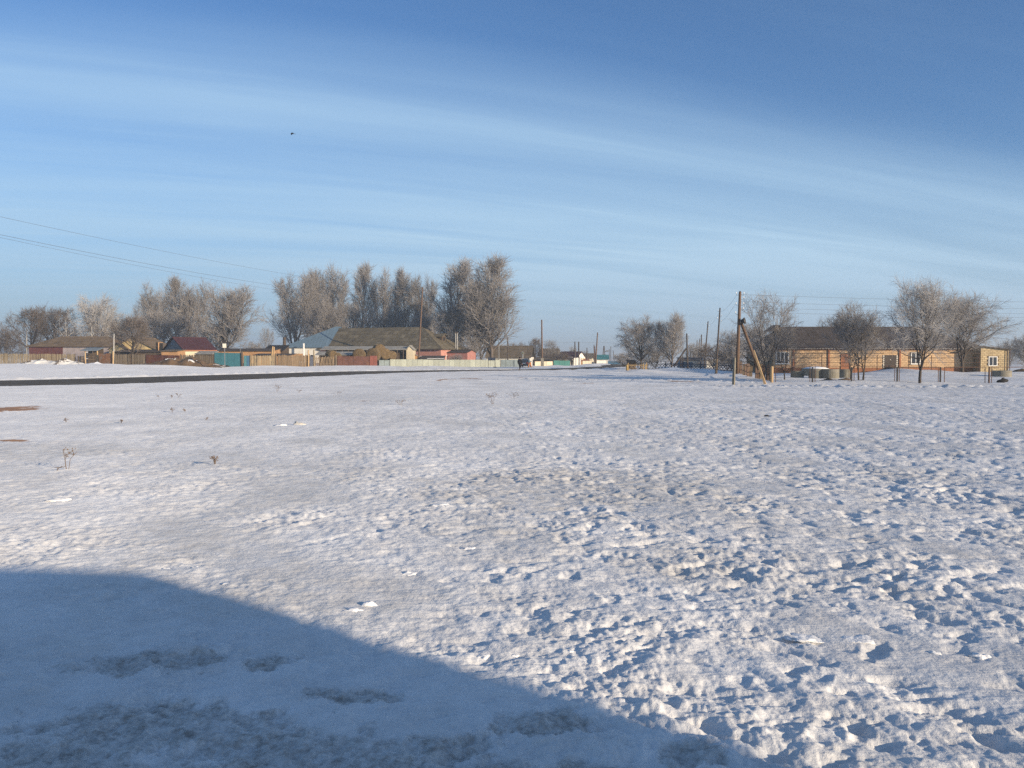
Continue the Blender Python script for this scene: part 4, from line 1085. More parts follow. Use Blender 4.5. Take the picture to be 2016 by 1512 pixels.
# left to right along the far side of the road
board_fence('picket_fence', 'long weathered picket fence at the left edge behind the snowy mound', (-60, 125), (147, 124.6), 0.25, 1.55, M_PALE, jit=0.03)
o = board_fence('wicket_gate', 'small slatted wooden wicket left of the outhouse', (153, 124), (164, 124), 0.2, 1.25, M_OLDB, jit=0.02); o['category'] = 'gate'
def pole_gate():
    o = thing('pole_gateway', 'open wooden gateway of peeled posts with crossbars in front of the outhouse', 'gate', G(181, 123))
    for px, r_, hrow, nm in ((168.5, 0.10, 692, 'post'), (192.5, 0.11, 691, 'post')):
        x = GX(px, 123) - o.location.x
        MB().tube((x, 0, -0.4), (x - 0.05, 0, ZP(hrow, 123) - o.location.z), r_, r_ * 0.8, n=8).build(nm, M_POSTW, o)
    for row in (697, 702, 708, 713):
        z = ZP(row, 123) - o.location.z
        MB().tube((GX(170, 123) - o.location.x, 0, z), (GX(191, 123) - o.location.x, 0, z + random.uniform(-.08, .08)), 0.045, n=6).build('crossbar', M_OLDB, o)
pole_gate()
panel_fence('rusty_fence', 'patchy orange-rusty sheet fence right of the pole gateway', (195, 122.4), (221, 122), 4, 1.75, M_RUSTO, jit=0.04, frame=False)
def stake(px, d, top, label, r=0.11, m=None, group=None):
    o = thing('fence_post', label, 'post', G(px, d), 0, group)
    MB().tube((0, 0, -0.4), (random.uniform(-.08, .08), 0, ZP(top, d) - o.location.z), r, r * 0.85, n=8).build('shaft', m or M_POSTW, o)
    MB().lathe([(r * 0.87, 0), (r * 0.6, 0.06), (0.01, 0.08)], n=8, c=(0, 0, ZP(top, d) - o.location.z)).build('cut_top', M_PALE, o)
stake(222.5, 121.8, 692, 'tall peeled post between the rusty sheets and grey boards', 0.13)
board_fence('grey_fence', 'grey board fence in wide bays right of the tall peeled post', (226, 122), (256, 122), 0.34, 1.62, M_GREYW, fill=0.94, jit=0.015, part='board')
board_fence('grey_fence', 'second bay of grey board fence beside the dark rusty fence', (259, 122), (286, 122), 0.34, 1.58, M_GREYW, fill=0.94, jit=0.015, part='board')
panel_fence('rust_red_fence', 'dark rust-red steel fence behind the brown earth mound', (287, 122), (354, 122), 6, 1.50, M_RUST, jit=0.012, frame=False)
board_fence('picket_fence', 'short grey picket fence between the rust-red fence and the turquoise gate', (355, 122), (420, 122), 0.28, 1.62, M_GREYW, jit=0.05)
panel_fence('turquoise_gate', 'large faded turquoise double gate behind the road sign', (422, 122), (474, 122), 4, 2.06, M_TEAL, cat='gate', part='gate_leaf', jit=0.003, postm=M_TIM)
stake(477, 122, 693, 'dark brown gate post right of the turquoise gate', 0.19, M_TIM)
panel_fence('turquoise_wicket', 'narrow turquoise wicket with a blue edge beside the gate post', (480, 122.5), (491, 122.8), 2, 1.72, M_TEAL, cat='gate', part='gate_leaf', mats=[M_TEAL, M_BLUED], jit=0.003)
board_fence('picket_fence', 'evenly spaced pale picket fence right of the turquoise wicket', (492, 123.5), (541, 125.5), 0.245, 1.78, M_PALE, fill=0.7, jit=0.02)
board_fence('board_fence', 'old brown board fence with uneven tops right of the pale pickets', (547, 126.5), (609, 131), 0.30, 1.85, M_OLDB, fill=0.9, jit=0.06, lean=0.05, part='board')
stake(543.5, 126, 697, 'split grey post between the pale pickets and old boards', 0.15, M_OLDB)
stake(607, 130.6, 690, 'tall light post left of the narrow dark blue door', 0.13)
panel_fence('blue_wicket', 'narrow dark blue door in the old board fence', (610.5, 131.5), (616.5, 131.8), 1, 1.55, M_NAVY, cat='door', part='door_leaf', frame=True)
stake(618.5, 132, 689, 'tall light post right of the narrow dark blue door', 0.12, M_PALE)
board_fence('leaning_fence', 'gappy leaning stick fence before the hay bales', (620, 132.5), (660, 135), 0.26, 1.55, M_OLDB, fill=0.62, jit=0.08, lean=0.14)
stake(661.5, 135, 700, 'grey twin post at the left end of the rust-brown sheets', 0.17, M_GREYW)
panel_fence('rust_brown_fence', 'dark rust-brown sheet steel fence below the hay bales', (664, 135.5), (727, 139.5), 6, 1.72, M_RUST, jit=0.01, postm=M_RUST)
o = panel_fence('steel_gate', 'faded red steel gate at the end of the rust-brown fence', (728, 139.6), (742.5, 140), 2, 1.82, M_REDDOOR, cat='gate', part='gate_leaf', jit=0.0)
panel_fence('sheet_fence', 'single low blue-grey sheet between the red gate and silver fence', (746, 144), (767, 145.5), 2, 1.20, M_SILVB, corr=0.04, jit=0.01)
panel_fence('silver_fence', 'long pale galvanised sheet fence in front of the pink house', (768, 145.5), (985, 154.5), 21, 1.36, M_SILV, corr=0.04, jit=0.012)
panel_fence('blue_grey_fence', 'darker blue-grey sheet fence between the notice board and the car', (986, 154.6), (1022, 157), 4, 1.36, M_SILVB, corr=0.04, jit=0.012)
panel_fence('cream_fence', 'cream plastered panel wall right of the dark car', (1053, 172), (1088, 175), 3, 1.02, M_CREAMP, postm=M_ORG, jit=0.015)
panel_fence('turquoise_fence', 'green-turquoise profiled fence left of the walking figure', (1090, 175), (1122, 178), 3, 1.22, M_TEALG, corr=0.04, jit=0.01, postm=M_TEALG)
panel_fence('white_fence', 'pale grey fence right behind the walking figure', (1130, 190), (1139, 192), 2, 1.75, M_WHITE, jit=0.01)
panel_fence('white_pillar', 'white gate pillar right of the pale grey fence', (1141, 190), (1143.5, 190), 1, 1.9, M_TRIM, cat='pillar', part='pillar_body')
panel_fence('grey_lane_fence', 'beige lane fence panels below the orange-red shed', (1147, 196), (1169, 202), 4, 1.05, M_CREAMP, jit=0.02)
panel_fence('cream_lane_fence', 'white lane wall under the teal roof beside the leaning pole', (1175, 200), (1194, 206), 3, 1.10, M_WHITE, jit=0.03)
panel_fence('blue_lane_fence', 'dark blue fence at the far end of the lane', (1197, 210), (1222, 222), 4, 0.85, M_BLUED, jit=0.02)
# lattice fence on the right of the lane
M_LATT = mat('blue_lattice_slats', (0.035, 0.045, 0.065), rough=0.6, var=0.2)
M_LATY = mat('yellow_wood_slats', (0.30, 0.20, 0.07), rough=0.7, var=0.25)
def lattice(label, a, b, h, m, frame_m, pitch=0.42):
    pa, pb = G(*a), G(*b); d = pb - pa; L = math.hypot(d.x, d.y); rz = math.atan2(d.y, d.x)
    o = thing('lattice_fence', label, 'fence', pa, rz)
    zc = [ground_z(pa.x + d.x * k / 20, pa.y + d.y * k / 20) - pa.z for k in range(21)]
    def gz(x): 
        t = min(19.99, max(0, x / L * 20)); i_ = int(t); return zc[i_] + (zc[i_ + 1] - zc[i_]) * (t - i_)
    for s_ in (1, -1):
        n = int(L / pitch)
        for k in range(n + 1):
            x0 = k * pitch; x1 = x0 + s_ * (h - 0.16)
            if not (0 <= x1 <= L): continue
            b_ = MB(); y = 0.02 * s_
            b_.prism([(x0 - 0.045, y, gz(x0) + 0.12), (x0 + 0.045, y, gz(x0) + 0.12), (x1 + 0.045, y, gz(x1) + h - 0.04), (x1 - 0.045, y, gz(x1) + h - 0.04)], (0, 0.02, 0))
            b_.build('slat', m, o)
    for z in (0.12, h - 0.04):
        MB().path([(L * k / 20, 0, zc[k] + z) for k in range(21)], 0.04, 5).build('rail', frame_m, o)
    for k in range(int(L / 2.4) + 1):
        MB().box((0, 0.06, h / 2), (0.10, 0.08, h + 0.5)).build('post', frame_m, o, loc=(min(L, 2.4 * k), 0, gz(min(L, 2.4 * k))))
lattice('yellow-framed wooden lattice fence section at the lane corner', (1237, 102), (1275, 102.5), 0.78, M_OLDB, M_LATY)
lattice('dark blue lattice fence running right behind the snow mound', (1276, 103), (1447, 106), 0.80, M_LATT, M_LATT)
stake(1235.5, 101.5, 718, 'thick yellow corner post of the lattice fence', 0.17, M_LATY)
stake(1267, 101.8, 716, 'left light stub at the joint of the two lattice fences', 0.08, M_LATY)
stake(1270.5, 101.8, 718, 'right light stub at the joint of the two lattice fences', 0.08, M_LATY)
# row of thick stakes running towards the viewer beside the loudspeaker pole
o = thing('stake_fence', 'receding fence of dark wooden stakes beside the loudspeaker pole', 'fence', G(1453, 92))
for k, (px, d, tr, wd) in enumerate(((1452, 92, 712, .30), (1456, 90, 711, .32), (1459.5, 88, 712, .3), (1464, 84, 718, .22), (1468, 80.5, 717, .2), (1474, 77, 716, .34), (1478.5, 76, 720, .26), (1489, 70, 724, .16), (1493, 69, 720, .22), (1498, 68, 718, .26), (1504, 66, 720, .24), (1513, 63, 719, .20), (1517, 62, 721, .16))):
    q = G(px, d) - o.location; hh = ZP(tr, d) - G(px, d).z
    MB().box((0, 0, hh / 2 - 0.1), (wd, 0.09, hh + 0.3), taper=0.92).build('stake', M_POLE if k % 3 else M_OLDB, o, loc=q).rotation_euler = (0, random.uniform(-.05, .05), random.uniform(-.4, .4))
for z in (0.45, 1.0):
    p0, p1 = G(1453, 92) - o.location, G(1517, 62) - o.location
    MB().tube(p0 + Vector((0, .08, z)), p1 + Vector((0, .08, z)), 0.035, n=5).build('rail', M_POLE, o)
# welded frame fence in front of the right-hand yard
def frame_section(px0, px1, d, top, label):
    pa, pb = G(px0, d), G(px1, d)
    o = thing('frame_fence', label, 'fence', pa, 0, 'welded frames of the yard fence')
    L = pb.x - pa.x; h = ZP(top, d) - pa.z
    for x in (0, L):
        MB().box((x, 0, h / 2 - 0.1), (0.035, 0.035, h + 0.2)).build('upright', M_PIPE, o)
    MB().box((L / 2, 0, h + 0.025), (L + 0.05, 0.05, 0.05)).build('top_rail', M_PIPE, o)
for px0, px1, lb in ((1527, 1595, 'welded frame fence section between the orange post and the first dark post'), (1605, 1672, 'welded frame fence section left of the trio of trees'), (1682, 1762, 'welded frame fence section in front of the dark door'), (1771, 1848, 'welded frame fence section around the thick tree trunk'), (1860, 1940, 'welded frame fence section right of the thick tree trunk'), (1953, 2030, 'welded frame fence section at the right edge')):
    frame_section(px0, px1, 56.6, 721.5 if px0 < 1700 else 723.5, lb)
def yard_post(px, top, label, m, r=0.055):
    o = thing('yard_post', label, 'post', G(px, 56.4), 0, 'thick posts of the yard fence')
    h = ZP(top, 56.4) - o.location.z
    MB().tube((0, 0, -0.3), (0, 0, h), r, n=10).build('shaft', m, o)
    MB().lathe([(r * 1.1, h), (r * 1.1, h + 0.03), (r * 0.5, h + 0.05)], n=10).build('cap', m, o)
yard_post(1520, 722.5, 'orange wooden corner post of the frame fence', M_POSTW, 0.10)  # the orange is the peeled wood's own colour
for px, lb in ((1600, 'dark post left of the concrete rings'), (1677, 'dark post among the trio of trees'), (1767, 'dark post before the door ramp'), (1852, 'dark post right of the thick tree trunk'), (1948, 'brown post before the white-framed window')):
    yard_post(px, 724, lb, M_PIPED if px != 1948 else M_PIPE)

# ------------------------------------------------------------------ poles
GP = 'wooden power poles'
def insulators(b_, q, side):
    x, y, z = q
    b_.path([(x, y, z - 0.10), (x + side * 0.10, y, z - 0.14), (x + side * 0.16, y, z - 0.06), (x + side * 0.16, y, z)], 0.012, 5)
def power_pole(label, base, top, r0, r1, m=M_POLED, ins=(), stub=None, brace=None, group=GP, name='power_pole', bury=0.5, mount=None):
    """base (px, depth) or with a row for a pole that hangs above the ground; top (px, row)."""
    d = base[1]; g_ = G(base[0], d)
    if d > 80: r0, r1 = r0 * 0.66, r1 * 0.70
    o = thing(name, label, 'pole', g_, 0, group)
    bot = Vector((0, 0, -bury)) if len(base) < 3 else P(base[0], base[2], d) - g_
    tp = P(top[0], top[1], d) - g_
    mid_ = [bot.lerp(tp, t) for t in (0, .33, .66, 1)]
    MB().path(mid_, [r0 + (r1 - r0) * t for t in (0, .33, .66, 1)], 12).build('shaft', m, o, smooth=True)
    MB().lathe([(r1, 0), (r1 * 0.6, 0.06), (0.01, 0.09)], n=10, c=tp - Vector((0, 0, 0.01))).build('pole_top', M_POLED, o)
    for f, side in ins:
        q = bot.lerp(tp, f) + Vector((side * r1, -0.02, 0))
        b_ = MB(); insulators(b_, q, side); hk = b_.build('hook', M_WIRE, o)
        MB().lathe([(0.025, -0.02), (0.036, 0.0), (0.036, 0.025), (0.022, 0.04), (0.03, 0.06), (0.014, 0.08)], n=10, c=q + Vector((side * 0.16, 0, 0))).build('insulator', M_PORC, hk, smooth=True)
    return o, bot, tp
# the near pole with stub, brace and loudspeaker
o, bot, tp = power_pole('stout brown pole with a loudspeaker and diagonal brace on the right', (1451, 54.0, 736), (1457, 575), 0.135, 0.085, M_POLE, ins=((0.985, -1), (0.985, 1), (0.93, 1), (0.86, -1), (0.86, 1), (0.80, 1), (0.75, -1)))
def near_pole_extras():
    g_ = o.location
    s0, s1 = G(1444.5, 53.6) - g_, P(1446, 704, 53.6) - g_
    st = MB().path([s0 - Vector((0, 0, 0.3)), s1], [0.105, 0.095], 4).build('concrete_stub', M_CONC, o)
    for row in (711, 725.5):
        z = ZP(row, 53.8) - g_.z
        MB().lathe([(0.24, -0.02), (0.25, 0.0), (0.24, 0.02)], n=14, c=(GX(1448, 53.8) - g_.x, 0.0, z)).build('wire_tie', M_PIPED, o)
    b0, b1 = P(1494, 727, 54.6) - g_, P(1459.5, 636, 54.0) - g_
    MB().path([b0, b0.lerp(b1, .5), b1], [0.115, 0.10, 0.085], 12).build('brace', M_POLE, o, smooth=True)
    c0, c1 = G(1508.5, 54.6) - g_, P(1483.5, 690, 54.3) - g_
    MB().path([c0 - Vector((0, 0, 0.15)), c1], [0.10, 0.075], 4).build('brace_stub', M_POSTW, o)
    q = P(1463, 632, 53.8) - g_
    dirv = Vector((0.82, -0.5, 0.18)).normalized()
    sp = MB(); prof = [(0.0, 0.10), (0.06, 0.10), (0.07, 0.16), (0.09, 0.30), (0.15, 0.42), (0.215, 0.50)]
    # bell of the horn along its own axis
    rot = Vector((0, 0, 1)).rotation_difference(dirv).to_matrix()
    bell = MB().lathe([(0.08, -0.14), (0.12, -0.12), (0.14, -0.02), (0.19, 0.06), (0.215, 0.12), (0.20, 0.12), (0.13, 0.02), (0.05, -0.02)], n=20)
    bell.v = [tuple(rot @ Vector(v) + q) for v in bell.v]
    ls = bell.build('loudspeaker', M_PIPED, o, smooth=True)
    core = MB().lathe([(0.05, -0.03), (0.055, 0.05), (0.02, 0.08)], n=12); core.v = [tuple(rot @ Vector(v) + q) for v in core.v]
    core.build('speaker_core', M_STEEL, ls, smooth=True)
    MB().tube(q - dirv * 0.1, P(1458.5, 634, 54) - g_, 0.02, n=5).build('bracket', M_PIPED, ls)
near_pole_extras()
NEARP = o
o2, b2, t2 = power_pole('slim leaning pole second in the receding row', (1409, 92, ), (1417.5, 607), 0.17, 0.11, M_POLED, ins=((0.97, -1), (0.90, 1), (0.86, -1), (0.82, 1)))
MB().tube(Vector((0.02, -0.1, -0.3)), b2.lerp(t2, 0.27) + Vector((0, -0.1, 0)), 0.15, 0.13, n=8).build('foot_splint', M_OLDB, o2)
o3, b3, t3 = power_pole('third leaning pole in the receding row', (1386, 130), (1394, 633), 0.19, 0.12, M_POLED, ins=((0.96, -1), (0.92, 1), (0.86, 1)))
power_pole('fourth pole in the receding row with many insulators', (1380, 165), (1381, 659), 0.24, 0.16, M_POLED, ins=((0.97, -1), (0.9, 1), (0.85, -1), (0.8, 1)))
power_pole('fifth pole just left of the one with many insulators', (1375, 185), (1377.5, 667), 0.2, 0.12, M_POLED, ins=((0.95, 1),))
power_pole('sixth thin pole of the receding row', (1371, 200), (1372.5, 670), 0.18, 0.12, M_POLED)
for px, row, d, lb in ((1359, 692, 150, 'short thin stump left of the far receding poles'), (1364, 694, 155, 'thin stump between the braced pole and receding poles'), (1340, 701, 128, 'left short dark post beside the braced pole'), (1343.5, 701, 128, 'right short dark post beside the braced pole')):
    power_pole(lb, (px, d), (px + 0.6, row), 0.14, 0.11, M_POLED)
ob, bb, tb = power_pole('dark pole with a long diagonal brace behind the lattice fence', (1354, 118), (1352, 657), 0.21, 0.14, M_POLED, ins=((0.96, 1),))
MB().tube(P(1327, 721, 118) - ob.location, P(1351, 686, 118) - ob.location, 0.14, 0.11, n=8).build('brace', M_POLED, ob)
# left and middle poles
ol, bl, tl = power_pole('tall leaning pole carrying wires in front of the pink house', (823, 152), (832, 566), 0.26, 0.16, M_POLE, ins=((0.98, -1), (0.94, 1), (0.90, -1), (0.86, 1)))
power_pole('grey pole over the thicket at the left edge', (52.5, 150), (52, 649), 0.22, 0.17, M_STEEL, ins=((0.95, 1),))
power_pole('thin white mast beside the yellow porch', (223.5, 128), (224.5, 657), 0.09, 0.05, M_TRIM)
power_pole('thin mast on the turquoise gate', (473.5, 122.5), (473.5, 677), 0.06, 0.04, M_STEEL)
power_pole('thin mast behind the dark red roof', (386, 150), (386, 649), 0.13, 0.1, M_POLED)
power_pole('dark pole in front of the brown slate roof of the white house', (999.5, 170), (999.5, 664), 0.22, 0.16, M_POLED)
power_pole('pale pole at the left end of the white house', (982, 172), (982, 672), 0.17, 0.13, M_STEEL)
om, bm_, tm_ = power_pole('tall pole with insulator hooks beside the car and the cream fence', (1067.5, 168), (1066.5, 630), 0.30, 0.19, M_POLE, ins=((0.97, 1), (0.94, 1), (0.89, -1), (0.87, -1), (0.84, 1), (0.81, 1)))
MB().box((0, -0.32, 0.7), (0.62, 0.4, 1.7)).build('concrete_stub', M_CONC, om)
power_pole('left of the two level poles behind the maroon-roofed house', (1132.5, 205), (1131.8, 673), 0.26, 0.2, M_POLED, ins=((0.6, 1),))
power_pole('right of the two level poles by the white gate pillar', (1139.5, 198), (1139.3, 673), 0.25, 0.2, M_POLED)
power_pole('short pole in front of the olive-brown roof', (1155.5, 210), (1155.6, 685), 0.2, 0.16, M_POLED)
power_pole('leaning pole in front of the teal roof', (1172, 205), (1176.5, 655), 0.30, 0.19, M_POLE, ins=((0.97, 1), (0.9, -1)))
power_pole('pair member pole leaning left of the teal roof', (1171, 212), (1169.3, 679), 0.18, 0.14, M_PIPE)
power_pole('thinner pole of the pair left of the teal roof', (1172, 214), (1171.2, 682), 0.18, 0.14, M_PIPE)
oa = thing('transformer_frame', 'distant A-shaped pole frame with a crossbar over the teal roof', 'pole', G(1189, 250), 0, None)
for s_ in (-1, 1):
    MB().tube((s_ * 0.45 * 1.0 - 0.0, 0, 0), (s_ * 0.06, 0, ZP(681, 250) - oa.location.z), 0.16, 0.12, n=6).build('leg', M_POLED, oa)
MB().tube((0.4, 0, ZP(692, 250) - oa.location.z), (1.2, 0, ZP(692, 250) - oa.location.z), 0.10, n=6).build('crossbar', M_POLED, oa)
MB().box((1.0, 0, ZP(692, 250) - oa.location.z + 0.15), (0.7, 0.5, 0.4)).build('transformer_box', M_STEEL, oa)
for px, row, d, lb in ((1199.5, 688, 240, 'faint far pole right of the teal roof'), (1202.5, 682, 245, 'taller faint far pole right of the teal roof'), (1207, 690, 250, 'faint leaning far pole nearest the broad elm')):
    power_pole(lb, (px + (3 if px > 1206 else 0), d), (px, row), 0.17, 0.12, M_POLED)
# wires -------------------------------------------------------------
def wire(label, a, b, sag, r, n=28):
    a, b = Vector(a), Vector(b)
    o = thing('power_wire', label, 'wire', a)
    pts = [a.lerp(b, t / n) - a - Vector((0, 0, sag * 4 * (t / n) * (1 - t / n))) for t in range(n + 1)]
    MB().path(pts, r, 4).build('strand', M_WIRE, o)
    return o
og, bg_, tg_ = power_pole('power pole out at the left roadside that carries the long wires', (-350, 45), (-348, 330), 0.2, 0.13, M_POLE, ins=((0.97, 1), (0.93, 1), (0.92, -1)))
wire('highest long wire crossing the sky on the left', P(-350, 348, 45), P(831, 573, 152), 1.05, 0.009)
wire('lower long wire of the left pair', P(-350, 387, 45), P(830, 588, 152), 1.35, 0.011)
wire('lowest long wire of the left pair', P(-350, 390, 45), P(830, 596, 152), 1.45, 0.008)
wire('wire loop from the loudspeaker pole top to the next pole', P(1452, 578, 54), P(1416, 614, 92), 0.30, 0.007)
wire('second wire loop from the loudspeaker pole to the next pole', P(1450, 594, 54), P(1418, 632, 92), 0.30, 0.007)
wire('wire from the second to the third leaning pole', P(1416, 616, 92), P(1394, 640, 130), 0.35, 0.008)
wire('level wire between the far lane poles', P(1068, 672.5, 168), P(1215, 673.5, 190), 0.15, 0.013)
for k, (r0, r1, lb) in enumerate(((580, 591, 'top wire running right from the loudspeaker pole'), (594, 604, 'second wire running right from the loudspeaker pole'), (605, 613, 'third wire running right from the loudspeaker pole'), (614, 620, 'lowest wire running right from the loudspeaker pole'))):
    a_, b_ = P(1459, r0, 54), P(2300, r1 + 6, 60)
    wire(lb, a_, b_, 0.12, 0.0058)
power_pole('power pole beyond the right edge that ends the four wires', (2300, 60), (2301, 585), 0.14, 0.1, M_POLE, ins=((0.97, -1), (0.9, -1), (0.84, -1), (0.78, -1)))
# ------------------------------------------------------------------ the long brick house on the right
M_BLOCK = mat('cream_limestone_block', (0.50, 0.345, 0.205), rough=0.9, var=0.16, scale=3, pieces=0.14)
M_BLOCKY = mat('yellow_limestone_block', (0.44, 0.345, 0.205), rough=0.9, var=0.18, scale=3, pieces=0.16)
M_MORT = mat('grey_brown_mortar', (0.20, 0.145, 0.085), rough=0.95, var=0.2)
M_BRBAND = mat('red_brown_brick', (0.27, 0.115, 0.060), rough=0.9, var=0.25, scale=2, pieces=0.16)
def brick_house():
    d = 92.0; xl, xr = GX(1520, d), GX(1931, d)
    g_ = Vector(((xl + xr) / 2, d, ground_z((xl + xr) / 2, d)))
    w = xr - xl; dp = 10.0
    he, hr = ZP(683, d) - g_.z, ZP(646, d + 5) - g_.z
    o = house('brick_house', 'long low cream block house with brown brick bands under a dark roof', 'house', g_, 0, w, dp, he, hr, M_MORT, M_SLATEDK, hipl=2.6, hipr=4.3, oh=0.45, tile=(1.1, 1.3, 0.03))
    def X(px): return GX(px, d) - g_.x
    def Z(row): return ZP(row, d) - g_.z
    # openings: px0, px1, row top, row bottom
    ops = [(1528, 1552, 693.5, 715.5), (1741, 1764, 699, 733), (1793, 1811, 695, 716), (1655, 1673, 697, 733)]
    wall_ = [q for q in o.children if q.name.startswith('wall')][0]
    blocks, band = [], []
    def courses(z0_, z1_, cw, ch, out, xa, xb):
        for pr, off in tile_plane((xa, -0.002, z0_), (1, 0, 0), (0, 0, 1), [(0, 0), (xb - xa, 0), (xb - xa, z1_ - z0_), (0, z1_ - z0_)], cw, ch, 0.022, 0.03, 0.5, 0.003):
            cx_ = sum(p.x for p in pr) / len(pr); cz_ = sum(p.z for p in pr) / len(pr)
            if any(X(a) - 0.12 < cx_ < X(b) + 0.12 and Z(rb) - 0.05 < cz_ < Z(rt) + 0.05 for a, b, rt, rb in ops): continue
            out.append((pr, Vector((0, -0.03, 0))))
    courses(Z(690), he - 0.03, 0.27, 0.095, band, X(1522), X(1930))
    courses(Z(735) - 0.25, Z(724), 0.27, 0.095, band, X(1522), X(1930))
    courses(Z(723.6), Z(690.4), 0.41, 0.195, blocks, X(1522), X(1930))
    b1 = MB()
    pieces('block', M_BLOCK, wall_, blocks[-280:] + blocks[:-280], 280)
    for pr, off in band: b1.prism(pr, off)
    bo = b1.build('brick_bands', M_BRBAND, wall_); bo['kind'] = 'stuff'
    # scalloped edge of the roofing sheets under the eave
    sc = MB()
    for k in range(int(w / 0.17)):
        sc.box((-w / 2 + 0.1 + 0.17 * k, -0.44, he - 0.20), (0.075, 0.03, 0.06))
    q = sc.build('sheet_edge', M_TRIM, o); q['kind'] = 'stuff'
    for px in (1561.5, 1631, 1771):
        MB().box((X(px), -0.09, (Z(688) - 0.3) / 2), (0.17, 0.14, Z(688) + 0.3)).build('pilaster', M_BRBAND, o)
    def win(a, b, rt, rb, panes=2, frame=M_TRIM, nm='window'):
        fr = MB().box(((X(a) + X(b)) / 2, -0.03, (Z(rt) + Z(rb)) / 2), (X(b) - X(a) + 0.12, 0.10, Z(rt) - Z(rb) + 0.12)).build(nm, frame, o)
        wpx = (X(b) - X(a)) / panes
        for k in range(panes):
            MB().box((X(a) + wpx * (k + 0.5), -0.078, (Z(rt) + Z(rb)) / 2), (wpx - 0.07, 0.02, Z(rt) - Z(rb) - 0.06)).build('pane', M_GLASS, fr)
        MB().box(((X(a) + X(b)) / 2, -0.11, Z(rb) - 0.06), (X(b) - X(a) + 0.24, 0.2, 0.05)).build('sill', M_TRIM, fr)
    win(1528, 1552, 693.5, 715.5, 3); win(1794, 1811, 695, 716, 2)
    dr = MB().box(((X(1741) + X(1764)) / 2, -0.05, (Z(699) + Z(733)) / 2), (X(1764) - X(1741), 0.06, Z(699) - Z(733))).build('door', M_SLATEDK, o)
    MB().box((X(1752.5), -0.085, Z(708)), (0.07, 0.02, 0.07)).build('door_plate', M_TRIM, dr)
    MB().box((X(1762), -0.09, Z(717)), (0.04, 0.06, 0.12)).build('handle', M_STEEL, dr)
    # quoins of pale small blocks round the door
    for s_, px in ((0, 1739.2), (1, 1765.6)):
        for k in range(8):
            MB().box((X(px), -0.05, Z(731) + 0.24 * k), (0.13, 0.08, 0.18)).build('quoin', M_WHITE, o)
    bp = MB()
    for k in range(6): bp.box((X(1655) + (k + 0.5) * (X(1673) - X(1655)) / 6, -0.05, (Z(697) + Z(733)) / 2), ((X(1673) - X(1655)) / 6 - 0.015, 0.05, Z(697) - Z(733)))
    bp.build('boarded_opening', M_BRBAND, o)
    # dormer peak at the left
    px_ = X(1552); zt = ZP(640, 97) - g_.z
    MB().prism([(px_ - 1.0, 3.6, zt - 0.75), (px_ + 1.0, 3.6, zt - 0.75), (px_, 3.6, zt)], (0, 2.5, 0)).build('dormer', M_SLATEDK, o)
    # block annexe with a roof falling to the right
    da = 90.4
    ga = Vector((GX(1958, da), da, ground_z(GX(1958, da), da)))
    an = thing('block_annexe', 'yellow block annexe with a roof sloping right and one white-framed window', 'annexe', ga)
    def XA(px): return GX(px, da) - ga.x
    def ZA(row): return ZP(row, da) - ga.z
    pl = [(XA(1931), -0.5), (XA(1986), -0.5), (XA(1986), ZA(688.6)), (XA(1931), ZA(682.2))]
    wl_ = MB().prism([(p[0], 0.03, p[1]) for p in pl], (0, 6.5, 0)).build('wall', M_MORT, an)
    out = []
    for pr, off in tile_plane((0, 0.028, 0), (1, 0, 0), (0, 0, 1), [(p[0], p[1] + 0.0) for p in pl], 0.44, 0.205, 0.03, 0.03, 0.5, 0.006):
        cx_ = sum(p.x for p in pr) / len(pr); cz_ = sum(p.z for p in pr) / len(pr)
        if XA(1947) - 0.15 < cx_ < XA(1962.5) + 0.15 and ZA(720.5) < cz_ < ZA(702): continue
        out.append((pr, Vector((0, -0.03, 0))))
    pieces('block', M_BLOCKY, wl_, out, 290)
    fr = MB().box(((XA(1947) + XA(1962.5)) / 2, 0.0, ZA(711.2)), (XA(1962.5) - XA(1947) + 0.10, 0.12, ZA(702) - ZA(720.5) + 0.02)).build('window', M_TRIM, an)
    for a, b in ((1947.8, 1953.8), (1955.2, 1961.8)):
        MB().box(((XA(a) + XA(b)) / 2, -0.062, ZA(711.2)), (XA(b) - XA(a), 0.02, ZA(703.2) - ZA(719.2))).build('pane', M_GLASS, fr)
    for px in (1981, 1987):
        MB().tube((XA(px), -0.12, -0.3), (XA(px), -0.12, ZA(688.2)), 0.035, n=6).build('downpipe', M_PIPE, an)
    sl = Vector((XA(1989) - XA(1929), 0, ZA(689.0) - ZA(682.0)))
    MB().prism([(XA(1929), -0.3, ZA(682.0)), (XA(1989), -0.3, ZA(689.0)), (XA(1989), -0.3, ZA(689.0) + 0.08), (XA(1929), -0.3, ZA(682.0) + 0.08)], (0, 7.0, 0)).build('roof', M_SLATEDK, an)
brick_house()
# door ramp of dark earth and boards
o = thing('door_ramp', 'dark earth ramp leading up to the door of the brick house', 'ramp', G(1765, 88.5))
def XR(px): return GX(px, 88.5) - o.location.x
MB().prism([(XR(1730), 0, -0.1), (XR(1800), 0, -0.1), (XR(1778), 0, ZP(725, 88.5) - o.location.z), (XR(1762), 0, ZP(724, 88.5) - o.location.z)], (0, 2.2, 0)).build('ramp_body', M_TIM, o)
MB().box((XR(1769), 1.1, ZP(724.3, 88.5) - o.location.z + 0.05), (1.3, 2.2, 0.06)).build('landing', M_OLDB, o)
